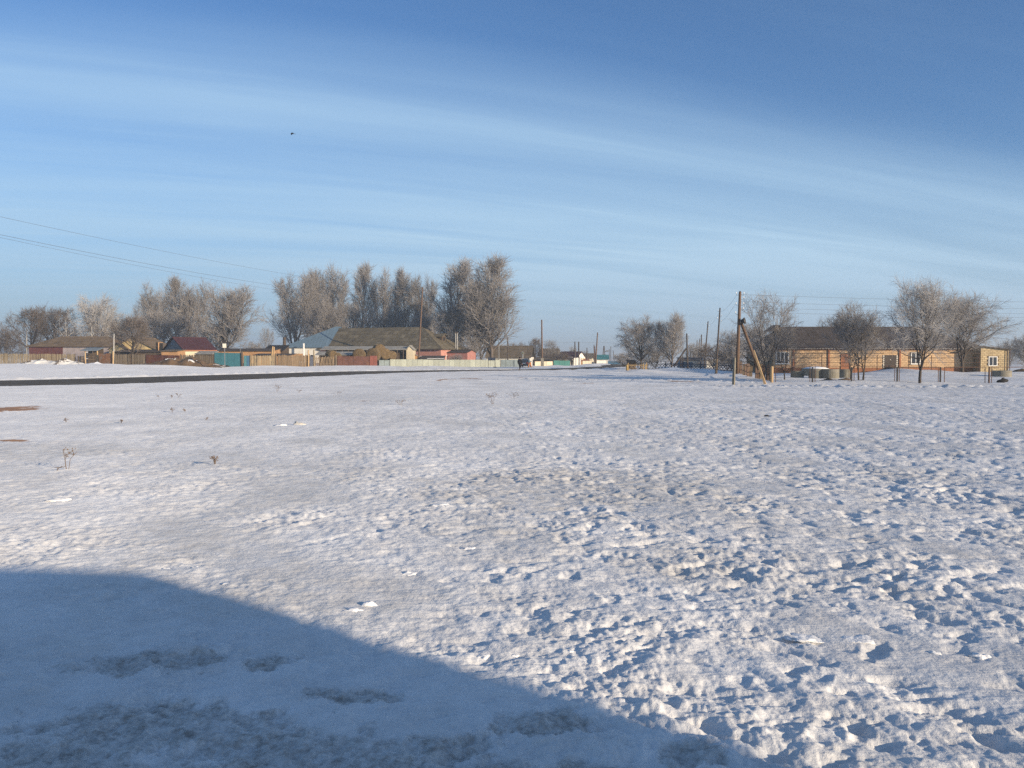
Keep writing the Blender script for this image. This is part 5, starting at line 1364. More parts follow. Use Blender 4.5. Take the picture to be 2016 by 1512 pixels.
# pipe trellis in the yard
o = thing('pipe_trellis', 'rusty pipe trellis with four rails in front of the brick house', 'trellis', G(1750, 86))
x0 = o.location.x
for px, top, r_ in ((1564.5, 698, 0.03), (1618, 697, 0.035), (1727, 699, 0.035), (1789, 697, 0.03), (1834, 700, 0.035), (1895, 700, 0.035), (1928, 700, 0.03)):
    q = G(px, 86)
    MB().tube((q.x - x0, 0, q.z - o.location.z - 0.3), (q.x - x0, 0, ZP(top, 86) - o.location.z), r_, n=6).build('upright', M_PIPE, o)
for row in (695.5, 704.5, 713.5):
    for a, b in ((1560, 1739), (1789, 1931)):
        z = ZP(row, 86) - o.location.z
        MB().tube((GX(a, 86) - x0, -0.04, z), (GX(b, 86) - x0, -0.04, z), 0.022, n=5).build('rail', M_PIPE, o)
# concrete well rings
def ring(px, d, r, h, label, snow=False, sink=0.05, m=None):
    o = thing('concrete_ring', label, 'concrete ring', G(px, d, -sink), random.uniform(0, 3), 'concrete well rings in the yard')
    MB().lathe([(r - 0.09, 0.0), (r, 0.0), (r, h), (r - 0.015, h + 0.02), (r - 0.09, h + 0.01), (r - 0.10, 0.02)], n=28).build('ring_body', m or M_CONC, o, smooth=False)
    if snow:
        MB().lathe([(r - 0.09, h - 0.05), (r - 0.1, h + 0.03), (r * 0.6, h + 0.14), (r * 0.2, h + 0.2), (0.02, h + 0.21)], n=20).build('snow_cap', M_SNOWCAP, o, smooth=True)
ring(1570, 72, 0.56, 0.62, 'leftmost concrete ring standing alone near the dark-stemmed tree')
ring(1606, 80, 1.30, 0.72, 'wide concrete ring with a cap of snow behind the others', True)
ring(1607, 71, 0.62, 0.80, 'concrete ring directly behind the dark post')
ring(1635, 70.5, 0.72, 0.80, 'sunlit concrete ring above the earth heap')
ring(1664, 72.5, 0.50, 0.76, 'shaded concrete ring left of the trio of trees')
ring(1972, 73, 0.80, 0.55, 'concrete ring below the white-framed window')
# black sack
o = thing('black_sack', 'black rubbish sack lying on the snow near the right edge', 'sack', G(1975, 57.5))
b = MB(); pr = [(0.05, 0.0), (0.26, 0.02), (0.30, 0.10), (0.25, 0.19), (0.12, 0.25), (0.05, 0.29), (0.09, 0.34)]; b.lathe(pr, n=14)
b.v = [(v[0] * (1.2 + 0.25 * math.sin(7 * v[1] + 9 * v[2])), v[1] * 0.9, v[2] + 0.03 * math.sin(9 * v[0])) for v in b.v]
b.build('sack_body', M_DARK, o, smooth=True)

# ------------------------------------------------------------------ mounds and bales
M_SOIL = mat('brown_soil', (0.115, 0.072, 0.042), rough=0.95, var=0.4, scale=1.5, col2=(0.20, 0.13, 0.075), c2lo=0.5, c2hi=0.7, c2scale=1.0, bump=0.8, bscale=8)
M_SOILSNOW = mat('snowy_soil', (0.72, 0.70, 0.66), rough=0.8, var=0.1, scale=1.5, col2=(0.085, 0.055, 0.035), c2lo=0.54, c2hi=0.58, c2scale=0.45, bump=0.8, bscale=6)
M_SOILSNOW2 = mat('soil_with_snow_streaks', (0.12, 0.078, 0.046), rough=0.95, var=0.4, scale=1.2, col2=(0.75, 0.73, 0.70), c2lo=0.615, c2hi=0.64, c2scale=0.55, bump=0.8, bscale=7)
def mound(name, label, cat, px0, px1, d, top, m, dy=2.2, seed=0, peaks=((0.5, 1.0),), sharp=0.35):
    g_ = G((px0 + px1) / 2, d); w_ = (px1 - px0) * d / FPX / 2; h = ZP(top, d) - g_.z
    o = thing(name, label, cat, g_)
    nx, ny = 60, 26
    X_, Y_ = np.meshgrid(np.linspace(-1, 1, nx), np.linspace(-1, 1, ny), indexing='ij')
    prof = np.zeros_like(X_)
    for c_, a_ in peaks:
        prof = np.maximum(prof, a_ * np.clip(1 - np.abs(X_ - (c_ * 2 - 1)) / (1.0 if len(peaks) == 1 else 0.62), 0, 1) ** 0.8)
    base_ = prof * np.clip(1 - Y_ ** 2, 0, 1)
    nzv = fbm(X_ * w_ * 0.9 + seed, Y_ * dy * 0.9, 4, 200 + seed, 0.55)
    Zm = h * base_ * (1 + sharp * nzv) + 0.18 * nzv * np.clip(base_ * 4, 0, 1) - 0.12 + 0.0 * X_
    gz_ = lie((g_.x + X_ * w_).ravel(), (g_.y + Y_ * dy).ravel()).reshape(X_.shape) - g_.z
    v = np.stack([X_ * w_, Y_ * dy, Zm + gz_], axis=-1).reshape(-1, 3)
    i_ = np.arange(nx - 1)[:, None]; j_ = np.arange(ny - 1)[None, :]
    f = np.stack([i_ * ny + j_, (i_ + 1) * ny + j_, (i_ + 1) * ny + j_ + 1, i_ * ny + j_ + 1], axis=-1).reshape(-1, 4)
    q = bpy.data.objects.new('heap', np_mesh('heap', v, f, m)); COL.objects.link(q); q.parent = o
    return o
mound('earth_mound', 'brown earth mound with snow streaks in front of the rust-red fence', 'mound', 283, 446, 117, 701.5, M_SOILSNOW2, 2.6, 1, ((0.36, 0.92), (0.58, 1.0), (0.2, 0.5), (0.82, 0.45)))
mound('earth_mound', 'snow-covered earth mound in front of the left picket fence', 'mound', 40, 168, 119, 704, M_SOILSNOW, 2.4, 5, ((0.35, 0.85), (0.68, 1.0), (0.1, 0.25)))
mound('snow_heap', 'small snow heap at the foot of the pole gateway', 'mound', 172, 212, 118, 711.5, M_SNOWCAP, 1.3, 9)
mound('earth_heap', 'low earth heap with snow on it below the concrete rings', 'mound', 1608, 1730, 60.8, 742.0, M_SOILSNOW2, 1.6, 12, ((0.2, 0.9), (0.45, 1.0), (0.75, 0.5)), 0.2)
mound('brush_heap', 'dark brush heap right of the block annexe', 'mound', 1990, 2030, 84, 724, M_SOIL, 1.5, 15)
M_HAY = mat('old_hay', (0.105, 0.072, 0.036), rough=0.95, var=0.4, scale=5, col2=(0.17, 0.12, 0.06), c2lo=0.5, c2hi=0.7, bump=1.0, bscale=14)
M_HAYEND = mat('hay_end', (0.20, 0.125, 0.05), rough=0.95, var=0.4, scale=6, bump=1.0, bscale=14)
def bale(px, row, rpx, d, label, yaw, ln=1.3):
    c = P(px, row, d); r = rpx * d / FPX
    o = thing('hay_bale', label, 'hay bale', c, yaw, 'round hay bales behind the rust-brown fence')
    b = MB(); n = 28; vs = []; fs = []
    rows = [(-ln / 2, 0.02), (-ln / 2 - 0.03, 0.55), (-ln / 2, 0.93), (-ln / 2 + 0.1, 1.0), (0, 1.02), (ln / 2 - 0.1, 1.0), (ln / 2, 0.93), (ln / 2 + 0.03, 0.55), (ln / 2, 0.02)]
    for y, k in rows:
        for q in range(n):
            t = 2 * math.pi * q / n; kk = k * (1 + random.uniform(-.035, .035))
            vs.append((r * kk * math.cos(t), y + random.uniform(-.03, .03), r * kk * math.sin(t) * 0.94))
    for i_ in range(len(rows) - 1):
        for q in range(n): fs.append((i_ * n + q, i_ * n + (q + 1) % n, (i_ + 1) * n + (q + 1) % n, (i_ + 1) * n + q))
    b.add(vs, fs); b.build('hay_roll', M_HAY, o, smooth=True)
    tw = MB()
    for y in (-0.35, 0, 0.35): tw.path([(r * 1.03 * math.cos(2 * math.pi * q / 20), y, r * 0.975 * math.sin(2 * math.pi * q / 20)) for q in range(21)], 0.012, 4)
    tw.build('twine', M_PALE, o)
bale(707, 698.5, 12.5, 141.5, 'big round hay bale left of the stacked pair', R(4))
bale(735, 699, 14, 142.5, 'biggest round hay bale with its end turned to the viewer', R(-8))
bale(746, 688.5, 11.5, 143.5, 'round hay bale lying on top of the others', R(30))
bale(757, 697, 11.5, 145, 'sunlit round hay bale under the top one', R(35))
bale(770, 700, 9.5, 147, 'rightmost small round hay bale above the silver fence', R(40))
bale(652, 699, 9.5, 138, 'left collapsed round hay bale under the grey shelter roof', R(50))
bale(664, 702, 8, 138.5, 'small heap-like hay bale right of the collapsed one', R(20))
# leaning timbers at the dark hut
for k, (px0, px1, top, lb) in enumerate(((533, 537, 682, 'left light timber leaning on the dark hut'), (538.5, 539.5, 683, 'right light timber standing by the dark hut'), (534.5, 535.5, 690, 'short timber between the two light ones'))):
    g_ = G(px0, 130); o = thing('timber_pole', lb, 'timber', g_)
    MB().path([(0, 0, 0), P(px1, top, 130.5) - g_], [0.13, 0.10], 8).build('shaft', M_POSTW, o)

# ------------------------------------------------------------------ signs and notice board
M_SIGNW = mat('white_sign_paint', (0.70, 0.66, 0.55), rough=0.5, var=0.05, bump=0)
M_SIGNY = mat('yellow_sign_paint', (0.65, 0.45, 0.05), rough=0.5, var=0.05, bump=0)
o = thing('road_sign', 'square white sign on a thin post before the turquoise gate', 'sign', G(442.5, 112))
h_ = ZP(676.5, 112) - o.location.z
MB().tube((0, 0, -0.3), (0, 0, h_ - 0.05), 0.05, n=8).build('post', M_STEEL, o)
MB().box((0, -0.07, h_ - 0.28), (0.50, 0.025, 0.56)).build('sign_plate', M_SIGNW, o)
MB().box((0, -0.05, h_ - 0.28), (0.3, 0.03, 0.06)).build('bracket', M_STEEL, o)
o = thing('priority_sign', 'white diamond road sign over a small plate behind the dark-coated person', 'sign', G(1029.5, 155), R(-38))
zc_ = ZP(695.3, 155) - o.location.z
MB().tube((0, 0, -0.3), (0, 0, zc_ + 0.3), 0.035, n=8).build('post', M_SIGNW, o)
s_ = 0.36
MB().prism([(-s_, -0.05, zc_), (0, -0.05, zc_ - s_ * 1.0), (s_, -0.05, zc_), (0, -0.05, zc_ + s_ * 1.0)], (0, -0.02, 0)).build('sign_plate', M_SIGNW, o)
s_ = 0.2
MB().prism([(-s_, -0.073, zc_), (0, -0.073, zc_ - s_), (s_, -0.073, zc_), (0, -0.073, zc_ + s_)], (0, -0.01, 0)).build('sign_centre', M_SIGNY, o)
MB().box((0, -0.06, zc_ - 0.55), (0.40, 0.02, 0.22)).build('lower_plate', M_SIGNW, o)
o = thing('notice_board', 'dark blue notice board on two legs in front of the silver fence', 'notice board', G(968, 146))
wz = (975.5 - 961) * 146 / FPX
zt_, zb_ = ZP(704, 146) - o.location.z, ZP(709.5, 146) - o.location.z
MB().box((0, 0, (zt_ + zb_) / 2), (wz, 0.10, zt_ - zb_)).build('board', M_NAVY, o)
for k in range(2):
    MB().box((-wz / 4 + wz / 2 * k, -0.055, (zt_ + zb_) / 2), (wz * 0.36, 0.02, (zt_ - zb_) * 0.62)).build('glass_panel', M_GLASS, o)
for s_ in (-1, 1):
    lg = MB().tube((s_ * (wz / 2 - 0.06), 0, -0.3), (s_ * (wz / 2 - 0.06), 0, zt_), 0.04, n=6).build('leg', M_PIPED, o)
MB().lathe([(0.34, -0.05), (0.34, 0.06), (0.25, 0.1), (0.03, 0.12)], n=14, c=(wz / 2 - 0.08, -0.15, 0)).build('foot_ring', M_DARK, o)

# ------------------------------------------------------------------ parked car
M_CARP = mat('black_car_paint', (0.016, 0.018, 0.024), rough=0.28, var=0.1, bump=0, spec=0.6)
M_TYRE = mat('tyre_rubber', (0.02, 0.02, 0.02), rough=0.9, var=0.2, bump=0)
M_REDL = mat('red_tail_lamp', (0.25, 0.01, 0.01), rough=0.2, var=0.1, bump=0)
M_CHROME = mat('bright_trim', (0.5, 0.5, 0.5), rough=0.25, metal=0.9, var=0.05, bump=0)
def car():
    o = thing('parked_car', 'dark car seen from behind on the roadside with a white number plate', 'car', G(1031.5, 147.5), R(-9))
    # cross-sections along y (rear at 0): y, half width, z bottom, z belt, z roof, half roof width
    W = 0.80
    secs = [(0.00, 0.72, 0.36, 0.90, 0.92, 0.66), (0.10, W, 0.28, 0.98, 1.00, 0.70), (0.35, W, 0.25, 1.00, 1.02, 0.70), (0.75, W, 0.24, 1.00, 1.40, 0.58), (1.4, W, 0.24, 0.98, 1.50, 0.60),
            (2.3, W, 0.24, 0.96, 1.48, 0.60), (3.1, W, 0.24, 0.95, 0.99, 0.70), (3.9, 0.79, 0.25, 0.88, 0.90, 0.70), (4.2, 0.70, 0.34, 0.70, 0.72, 0.62)]
    vs, fs = [], []
    for y, hw, z0_, zb_, zr, hr_ in secs:
        vs += [(-hw * 0.92, y, z0_), (-hw, y, z0_ + 0.22), (-hw * 0.98, y, zb_), (-hr_, y, zr), (-hr_ * 0.5, y, zr + 0.03), (hr_ * 0.5, y, zr + 0.03), (hr_, y, zr), (hw * 0.98, y, zb_), (hw, y, z0_ + 0.22), (hw * 0.92, y, z0_)]
    n = 10
    for k in range(len(secs) - 1):
        for q in range(n): fs.append((k * n + q, k * n + (q + 1) % n, (k + 1) * n + (q + 1) % n, (k + 1) * n + q))
    fs += [tuple(range(n - 1, -1, -1)), tuple(range((len(secs) - 1) * n, len(secs) * n))]
    MB().add(vs, fs).build('body', M_CARP, o)
    MB().prism([(-0.56, 0.36, 1.04), (0.56, 0.36, 1.04), (0.47, 0.70, 1.36), (-0.47, 0.70, 1.36)], (0, -0.02, 0.02)).build('rear_window', M_GLASS, o)
    for s_ in (-1, 1):
        MB().prism([(s_ * 0.775, 0.95, 1.03), (s_ * 0.775, 2.75, 1.02), (s_ * 0.635, 2.2, 1.42), (s_ * 0.635, 1.2, 1.42)], (s_ * 0.02, 0, 0.01)).build('side_window', M_GLASS, o)
        MB().box((s_ * 0.62, -0.01, 0.78), (0.20, 0.06, 0.17)).build('tail_lamp', M_REDL, o)
        for y in (0.85, 3.35):
            wh = MB(); wh.tube((s_ * 0.62, y, 0.31), (s_ * 0.81, y, 0.31), 0.31, n=18); tq = wh.build('wheel', M_TYRE, o)
            MB().tube((s_ * 0.80, y, 0.31), (s_ * 0.825, y, 0.31), 0.18, n=14).build('rim', M_CHROME, tq)
        MB().box((s_ * 0.90, 2.75, 1.05), (0.2, 0.1, 0.14)).build('mirror', M_CARP, o)
    MB().box((0, -0.03, 0.45), (1.52, 0.14, 0.20)).build('bumper', M_CARP, o)
    MB().box((0, -0.035, 0.70), (0.52, 0.02, 0.115)).build('number_plate', M_TRIM, o)
    MB().box((0, -0.012, 0.86), (0.66, 0.03, 0.035)).build('boot_trim', M_CHROME, o)
    MB().tube((0.45, -0.06, 0.3), (0.45, 0.2, 0.3), 0.03, n=8).build('exhaust', M_CHROME, o)
car()

# ------------------------------------------------------------------ people
M_SKIN = mat('skin', (0.45, 0.26, 0.18), rough=0.6, var=0.08, bump=0)
M_BLK = mat('black_cloth', (0.014, 0.014, 0.018), rough=0.9, var=0.3, scale=6)
M_BLK2 = mat('charcoal_cloth', (0.022, 0.022, 0.026), rough=0.9, var=0.3, scale=6)
M_STEELB = mat('steel_blue_cloth', (0.12, 0.17, 0.20), rough=0.9, var=0.2, scale=6)
M_ORC = mat('orange_cloth', (0.55, 0.20, 0.04), rough=0.9, var=0.2, scale=6)
M_HAIR = mat('dark_hair', (0.02, 0.015, 0.012), rough=0.8, var=0.2)
def skin_mesh(name, verts, edges, radii, m, sub=2, root=0):
    me_ = bpy.data.meshes.new(name); me_.from_pydata([tuple(v) for v in verts], edges, [])
    ob = bpy.data.objects.new(name, me_); COL.objects.link(ob)
    md = ob.modifiers.new('skin', 'SKIN'); md.use_smooth_shade = True
    for k, r in enumerate(radii):
        r = (r, r) if isinstance(r, (int, float)) else r
        me_.skin_vertices[0].data[k].radius = r
        me_.skin_vertices[0].data[k].use_root = (k == root)
    sb = ob.modifiers.new('sub', 'SUBSURF'); sb.levels = sub; sb.render_levels = sub
    dg = bpy.context.evaluated_depsgraph_get()
    ev = ob.evaluated_get(dg)
    out = bpy.data.meshes.new_from_object(ev)
    bpy.data.objects.remove(ob)
    out.name = name; out.materials.clear(); out.materials.append(m)
    for p in out.polygons: p.use_smooth = True; p.material_index = 0
    return out
def person(label, at, yaw, H, top, legs, hat, stride=0.22, coat=0.0, arm=0.12, bag=None, lean=0.0):
    """A walking adult of height H facing local -y; clothes are children over one continuous body."""
    o = thing('person', label, 'person', at, yaw)
    k = H / 1.75
    V = lambda x, y, z: Vector((x * k, (y - lean * max(0, z - 0.9)) * k, z * k))
    hipz, sh = 0.92, 1.43
    J = {'pel': V(0, 0, hipz), 'waist': V(0, 0, 1.08), 'chest': V(0, 0.01, 1.30), 'neck': V(0, 0, 1.47), 'nk2': V(0, -0.01, 1.53), 'head': V(0, -0.02, 1.62), 'crown': V(0, -0.01, 1.70)}
    for s_, nm in ((-1, 'l'), (1, 'r')):
        st = stride * s_
        J['hip' + nm] = V(0.10 * s_, 0, 0.88); J['knee' + nm] = V(0.10 * s_, -st * 0.62 - 0.03, 0.49); J['ank' + nm] = V(0.10 * s_, -st + (0.10 if st < 0 else 0), 0.09 + (0.05 if st < 0 else 0)); J['toe' + nm] = V(0.11 * s_, -st - 0.16 + (0.10 if st < 0 else 0), 0.035)
        J['sho' + nm] = V(0.19 * s_, 0.01, 1.41); J['elb' + nm] = V(0.25 * s_, 0.04 + arm * s_ * 0.5, 1.13); J['wri' + nm] = V(0.24 * s_, -0.08 + arm * s_, 0.90); J['pal' + nm] = V(0.235 * s_, -0.10 + arm * s_, 0.83)
    def chain(E, rad, m, nm, sub=2, root=None):
        names = []
        for a, b in E:
            for q in (a, b):
                if q not in names: names.append(q)
        return skin_mesh(nm, [J[q] for q in names], [(names.index(a), names.index(b)) for a, b in E], [(rad[q][0] * k, rad[q][1] * k) if isinstance(rad[q], tuple) else rad[q] * k for q in names], m, sub, 0)
    # fingers
    fing = []
    for s_, nm in ((-1, 'l'), (1, 'r')):
        p = J['pal' + nm]
        for i_ in range(4):
            a, b = 'f%s%d' % (nm, i_), 'g%s%d' % (nm, i_)
            ln = (0.062, 0.072, 0.068, 0.052)[i_]
            J[a] = p + Vector((0.0, (-0.03 + 0.02 * i_), -0.035)) * k; J[b] = p + Vector((-0.018 * s_, (-0.03 + 0.02 * i_), -0.035 - ln)) * k
            fing += [('pal' + nm, a), (a, b)]
        J['t' + nm] = p + Vector((-0.01 * s_, -0.055, -0.015)) * k; fing.append(('pal' + nm, 't' + nm))
    E = [('pel', 'waist'), ('waist', 'chest'), ('chest', 'neck'), ('neck', 'nk2'), ('nk2', 'head'), ('head', 'crown')]
    for nm in 'lr':
        E += [('pel', 'hip' + nm), ('hip' + nm, 'knee' + nm), ('knee' + nm, 'ank' + nm), ('ank' + nm, 'toe' + nm), ('chest', 'sho' + nm), ('sho' + nm, 'elb' + nm), ('elb' + nm, 'wri' + nm), ('wri' + nm, 'pal' + nm)]
    rad = dict(pel=(.15, .11), waist=(.13, .10), chest=(.16, .11), neck=.06, nk2=.055, head=(.078, .095), crown=(.06, .075))
    for nm in 'lr':
        rad.update({'hip' + nm: .09, 'knee' + nm: .06, 'ank' + nm: .042, 'toe' + nm: .035, 'sho' + nm: .055, 'elb' + nm: .043, 'wri' + nm: .030, 'pal' + nm: (.036, .022), 't' + nm: .010})
        for i_ in range(4): rad['f%s%d' % (nm, i_)] = .010; rad['g%s%d' % (nm, i_)] = .008
    body = link_mesh('body', chain(E + fing, rad, M_SKIN, 'body'), o)
    def wear(E_, grow_, m, nm, extra=None):
        r2 = {q: (tuple(c + grow_ for c in v) if isinstance(v, tuple) else v + grow_) for q, v in rad.items()}
        if extra: r2.update(extra)
        return link_mesh(nm, chain(E_, r2, m, nm), o)
    wear([('pel', 'hipl'), ('hipl', 'kneel'), ('kneel', 'ankl'), ('pel', 'hipr'), ('hipr', 'kneer'), ('kneer', 'ankr')], 0.024, legs, 'trousers')
    for nm in 'lr': wear([('ank' + nm, 'toe' + nm)], 0.018, M_BLK, 'boot')
    JE = [('waist', 'chest'), ('chest', 'neck'), ('waist', 'pel')]
    for nm in 'lr': JE += [('chest', 'sho' + nm), ('sho' + nm, 'elb' + nm), ('elb' + nm, 'wri' + nm)]
    if coat:
        J['hem1'] = V(0, 0.0, hipz - coat * 0.5); J['hem2'] = V(0, 0.02, hipz - coat)
        rad['hem1'] = (.17, .15); rad['hem2'] = (.19, .18)
        JE += [('pel', 'hem1'), ('hem1', 'hem2')]
    wear(JE, 0.045, top, 'coat' if coat else 'jacket', {'neck': .085})
    # face and hat
    hd = J['head']
    fb = MB(); fb.prism([hd + Vector((-0.014, -0.085, -0.03)) * k, hd + Vector((0.014, -0.085, -0.03)) * k, hd + Vector((0, -0.088, 0.02)) * k], Vector((0, -0.028, -0.006)) * k); fb.build('nose', M_SKIN, body)
    for s_ in (-1, 1):
        MB().lathe([(0.009 * k, -0.006), (0.011 * k, 0), (0.009 * k, 0.006)], n=8, c=hd + Vector((0.032 * s_, -0.085, 0.015)) * k).build('eye', M_HAIR, body)
        MB().lathe([(0.012 * k, -0.03 * k), (0.018 * k, 0), (0.012 * k, 0.03 * k)], n=8, c=hd + Vector((0.082 * s_, 0.0, 0.0)) * k).build('ear', M_SKIN, body)
    MB().box(hd + Vector((0, -0.086, -0.05)) * k, (0.05 * k, 0.012, 0.010 * k)).build('mouth', mat('lips', (0.30, 0.12, 0.10), var=0.05, bump=0), body)
    cap = MB().lathe([(0.100 * k, -0.02), (0.108 * k, 0.03), (0.100 * k, 0.085 * k), (0.06 * k, 0.125 * k), (0.01, 0.135 * k)], n=16, c=hd + Vector((0, 0.012, 0.035)) * k)
    cap.build('hat', hat, o, smooth=True)
    hb = MB().lathe([(0.07 * k, -0.05 * k), (0.092 * k, 0.0), (0.094 * k, 0.04 * k)], n=14, c=hd + Vector((0, 0.03, 0.0)) * k); hb.build('hair', M_HAIR, o, smooth=True)
    return o
person('black-clad person walking on the road in front of the dark car', G(1023.5, 112), R(155), 1.80, M_BLK, M_BLK, M_BLK, stride=0.20, arm=0.10)
person('person in a long black coat walking away along the lane', G(1126, 180), R(190), 1.58, M_BLK, M_BLK2, M_BLK2, stride=0.12, coat=0.55, arm=0.14)
pp = person('person in a steel-blue jacket and orange trousers right of the dark car', G(1043, 146.5), R(-120), 1.62, M_STEELB, M_ORC, M_BLK, stride=0.24, arm=0.2, lean=0.28)

# ------------------------------------------------------------------ bird
M_BIRD = mat('black_feathers', (0.010, 0.010, 0.014), rough=0.7, var=0.2, bump=0)
c = P(575.5, 263, 90); o = thing('bird', 'black bird gliding alone in the blue sky', 'bird', c, R(-60))
sp = skin_mesh('body', [(0, -0.20, 0), (0, -0.10, 0.01), (0, 0.03, 0.0), (0, 0.16, 0), (0, 0.24, 0)], [(0, 1), (1, 2), (2, 3), (3, 4)], [0.012, 0.035, 0.05, 0.03, 0.012], M_BIRD)
link_mesh('body', sp, o)
for s_ in (-1, 1):
    w1 = MB(); w1.prism([(0.02 * s_, -0.09, 0.02), (0.20 * s_, -0.13, 0.07), (0.38 * s_, -0.04, -0.05), (0.40 * s_, 0.02, -0.07), (0.22 * s_, 0.07, 0.05), (0.02 * s_, 0.09, 0.01)], (0, 0, 0.014)); w1.build('wing', M_BIRD, o)
MB().prism([(-0.03, 0.22, 0), (0.03, 0.22, 0), (0.07, 0.36, 0), (-0.07, 0.36, 0)], (0, 0, 0.012)).build('tail', M_BIRD, o)

# ------------------------------------------------------------------ dry weeds on the snow
M_WEED = mat('dry_weed_stem', (0.13, 0.085, 0.050), rough=0.9, var=0.3, scale=8, bump=0)
M_WEEDH = mat('dry_seed_head', (0.15, 0.105, 0.075), rough=0.95, var=0.4, scale=20)
def weed(px, row, hpx, wpx, label, stems=4, seed=0, heads=True):
    rnd = random.Random(seed); d = CAM_H * FPX / (row - HOR)
    x = GX(px, d); g_ = Vector((x, d, float(ground_z(x, d)) + zfield(x, d)))
    o = thing('dry_weed', label, 'weed', g_)
    h, w_ = hpx * d / FPX, wpx * d / FPX
    kh = 0.8 if d > 20 else 0.65
    st, hd = MB(), MB()
    for k in range(stems):
        tip = Vector((rnd.uniform(-.5, .5) * w_, rnd.uniform(-.4, .4) * w_, h * rnd.uniform(0.55, 1.0)))
        m1 = tip * 0.45 + Vector((rnd.uniform(-.1, .1) * w_, 0, h * 0.1)); b0 = Vector((tip.x * 0.15, tip.y * 0.15, -0.04))
        st.path([b0, m1, tip], [0.004, 0.0035, 0.003], 4)
        for j in range(3):
            q = m1.lerp(tip, rnd.uniform(0.1, 0.9)); t2 = q + Vector((rnd.uniform(-.3, .3) * w_, rnd.uniform(-.2, .2) * w_, rnd.uniform(0.05, .3) * h))
            st.path([q, t2], [0.003, 0.002], 4)
            if heads:
                for _ in range(2):
                    c_ = t2 + Vector((rnd.gauss(0, .02), rnd.gauss(0, .02), rnd.gauss(0, .015)))
                    hd.lathe([(0.004 * kh, -0.009), (0.011 * kh, -0.001), (0.009 * kh, 0.008), (0.002, 0.012)], n=6, c=c_)
    st.build('stem', M_WEED, o)
    if heads: hd.build('seed_head', M_WEEDH, o)['kind'] = 'stuff'
_zf = Z_FIELD.reshape(NR, NT)
def zfield(x, y):
    """Small relief of the snow above the lie of the land at one point."""
    r = math.hypot(x, y); t = math.atan2(x, y)
    i_ = int(np.clip(np.searchsorted(rr, r), 1, NR - 1)); j_ = int(np.clip(np.searchsorted(fine, t), 1, len(fine) - 1))
    return float(_zf[i_, j_]) - (ground_z(x, y) if y > 40 else 0.0)
for k, a in enumerate(((128, 925, 44, 44, 'three-headed dry weed with a long shadow on the left snow', 3), (421, 916, 14, 18, 'tight brown weed tuft in the middle of the left snow', 5), (105, 928, 10, 30, 'flattened weed beside the three-headed one', 2),
      (970, 795, 22, 28, 'dry branching weed in front of the walking person', 6), (1010, 784, 12, 24, 'low dry weed right of the branching one', 4), (545, 771, 14, 18, 'brown weed near the road on the left', 5), (588, 774, 8, 14, 'right-hand short weed near the road', 3),
      (352, 783, 9, 12, 'dark short weed among scattered ones left of centre', 3), (338, 784, 6, 8, 'tiny weed beside the dark short one', 3), (312, 784, 5, 6, 'tiny dark tuft farthest left of the scattered ones', 2), (790, 797, 10, 20, 'faint dry weed on the greyed snow', 4), (665, 776, 6, 16, 'short weed by the faint track near the road', 3),
      (128, 832, 6, 9, 'tiny tuft near the left earth patch', 3), (338, 811, 7, 14, 'small pale tuft halfway up the left snow', 3), (363, 810, 5, 6, 'small dark tuft beside the pale one', 3), (237, 833, 6, 8, 'small tuft above the blue-tinged snow', 3), (405, 827, 5, 6, 'lone speck-like tuft left of the ice lump', 2))):
    weed(*a[:5], stems=a[5], seed=k, heads=k not in (2, 11))

# ------------------------------------------------------------------ crusts and lumps of snow
M_LUMP = mat('snow_lump', (0.74, 0.745, 0.755), rough=0.75, var=0.06, scale=6, bump=0.6, bscale=30)
M_ICE = mat('dirty_ice', (0.50, 0.48, 0.44), rough=0.7, var=0.2, scale=6, bump=0.8, bscale=20)
def lump(px, row, wpx, hpx, label, seed, m=None, deep=0.7, name='snow_chunk', cat='snow chunk', rz=0.0, flat=1.0):
    d = CAM_H * FPX / (row - HOR); x = GX(px, d)
    o = thing(name, label, cat, (x, d, (ground_z(x, d) if d > 40 else 0) + zfield(x, d) - min(0.035, 0.22 * hpx * d / FPX)), rz, 'crust chunks scattered on the snow' if name == 'snow_chunk' else None)
    w_, h = wpx * d / FPX / 2, hpx * d / FPX * 0.5
    bm = bmesh.new(); bmesh.ops.create_icosphere(bm, subdivisions=3, radius=1.0)
    for v in bm.verts:
        n_ = fbm(np.array([v.co.x * 1.6 + seed]), np.array([v.co.y * 1.6 + v.co.z * 1.3]), 3, 300 + seed)[0]
        k = 1 + 0.75 * n_
        v.co = Vector((v.co.x * w_ * k, v.co.y * w_ * deep * k, max(-0.03, v.co.z * h * k * (1 if v.co.z > 0 else 0.3))))
    me_ = bpy.data.meshes.new('chunk'); bm.to_mesh(me_); bm.free()
    for p in me_.polygons: p.use_smooth = True
    me_.materials.append(m or M_LUMP); q = bpy.data.objects.new('chunk', me_); COL.objects.link(q); q.parent = o
lump(587, 836, 26, 15, 'rough greyish ice lump standing in the left middle of the field', 1, M_ICE, name='ice_lump', cat='ice lump')
lump(552, 838, 26, 9, 'flat snow-covered lump left of the rough ice lump', 2, name='ice_lump', cat='ice lump')
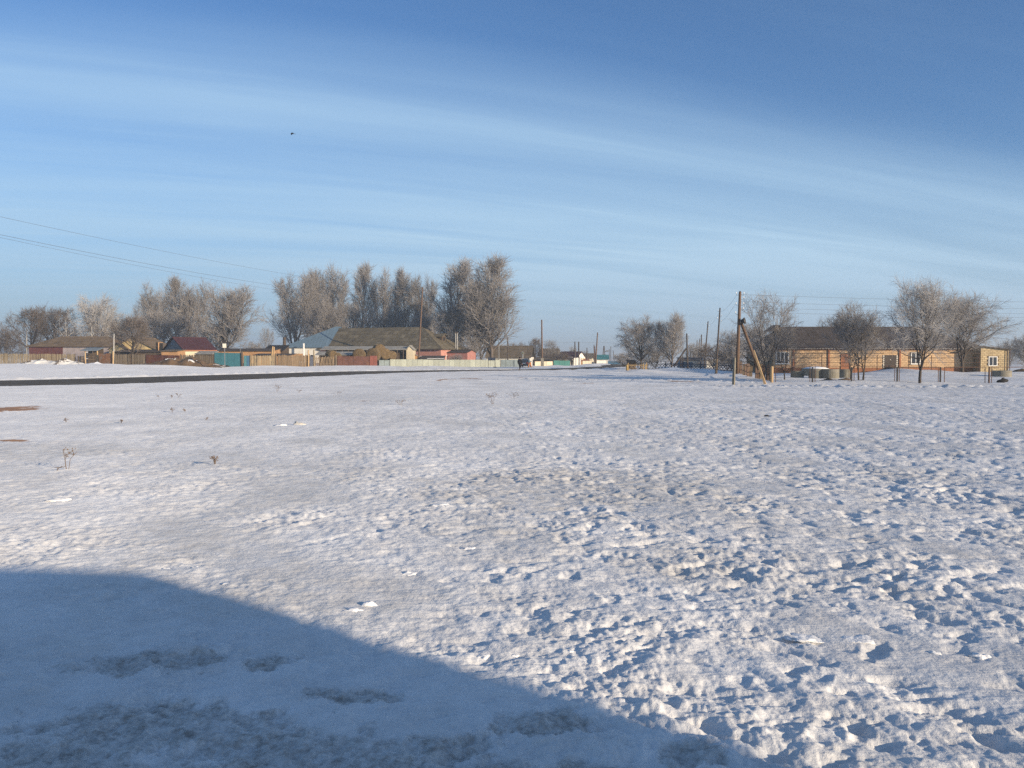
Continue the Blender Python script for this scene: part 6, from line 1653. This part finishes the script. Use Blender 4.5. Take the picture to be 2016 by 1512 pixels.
for k, a in enumerate(((724, 1190, 38, 20, 'brightest crust chunk just above the shadow edge'), (692, 1201, 34, 9, 'flat crust flake left of the brightest chunk'), (952, 1290, 30, 14, 'crust chunk touching the middle of the shadow edge'), (1012, 1290, 20, 8, 'small flat flake between two chunks at the shadow edge'), (1122, 1288, 16, 9, 'tiny bright chunk right of the middle shadow edge'),
      (803, 1128, 36, 14, 'broken crust crumbs above the brightest chunk'), (925, 1078, 30, 8, 'long thin crust flake in the centre foreground'), (348, 1106, 30, 10, 'largest flake of the cluster above the shadow top'), (322, 1114, 26, 8, 'left flake of the cluster above the shadow top'),
      (378, 1114, 18, 7, 'right flake of the cluster above the shadow top'), (440, 1149, 22, 6, 'flake sliding onto the shadow top edge'), (110, 985, 50, 10, 'pale crust plates on the far left snow'),
      (867, 997, 44, 8, 'long white crust strip in the middle of the field'), (1590, 1254, 80, 7, 'left strip of ploughed crust at the lower right'), (1700, 1262, 70, 10, 'crumbled crust heap at the lower right'), (1942, 1296, 44, 16, 'bright crust chunk near the lower right edge'), (1850, 1290, 26, 10, 'small bright chunk left of the lower right edge'))):
    lump(*a, seed=10 + k)
lump(1510, 818, 9, 5, 'small black clod alone on the right half of the snow', 50, M_DARK, name='dark_clod', cat='clod')
# ------------------------------------------------------------------ frosty air
hzb = MB().box((0, 0, 14.5), (9000, 9000, 34.0))
M_HAZE = bpy.data.materials.new('frosty_air'); M_HAZE.use_nodes = True
hn, hl = M_HAZE.node_tree.nodes, M_HAZE.node_tree.links
hn.clear()
hv = hn.new('ShaderNodeVolumePrincipled'); hv.inputs['Color'].default_value = (0.76, 0.88, 1.0, 1); hv.inputs['Density'].default_value = 0.0007; hv.inputs['Anisotropy'].default_value = 0.2
ho = hn.new('ShaderNodeOutputMaterial'); hl.new(hv.outputs[0], ho.inputs['Volume'])
haze = hzb.build('haze', M_HAZE)
haze['kind'] = 'stuff'; haze['label'] = 'thin frosty haze over the village'
S.cycles.volume_bounces = 0
S.cycles.volume_max_steps = 64
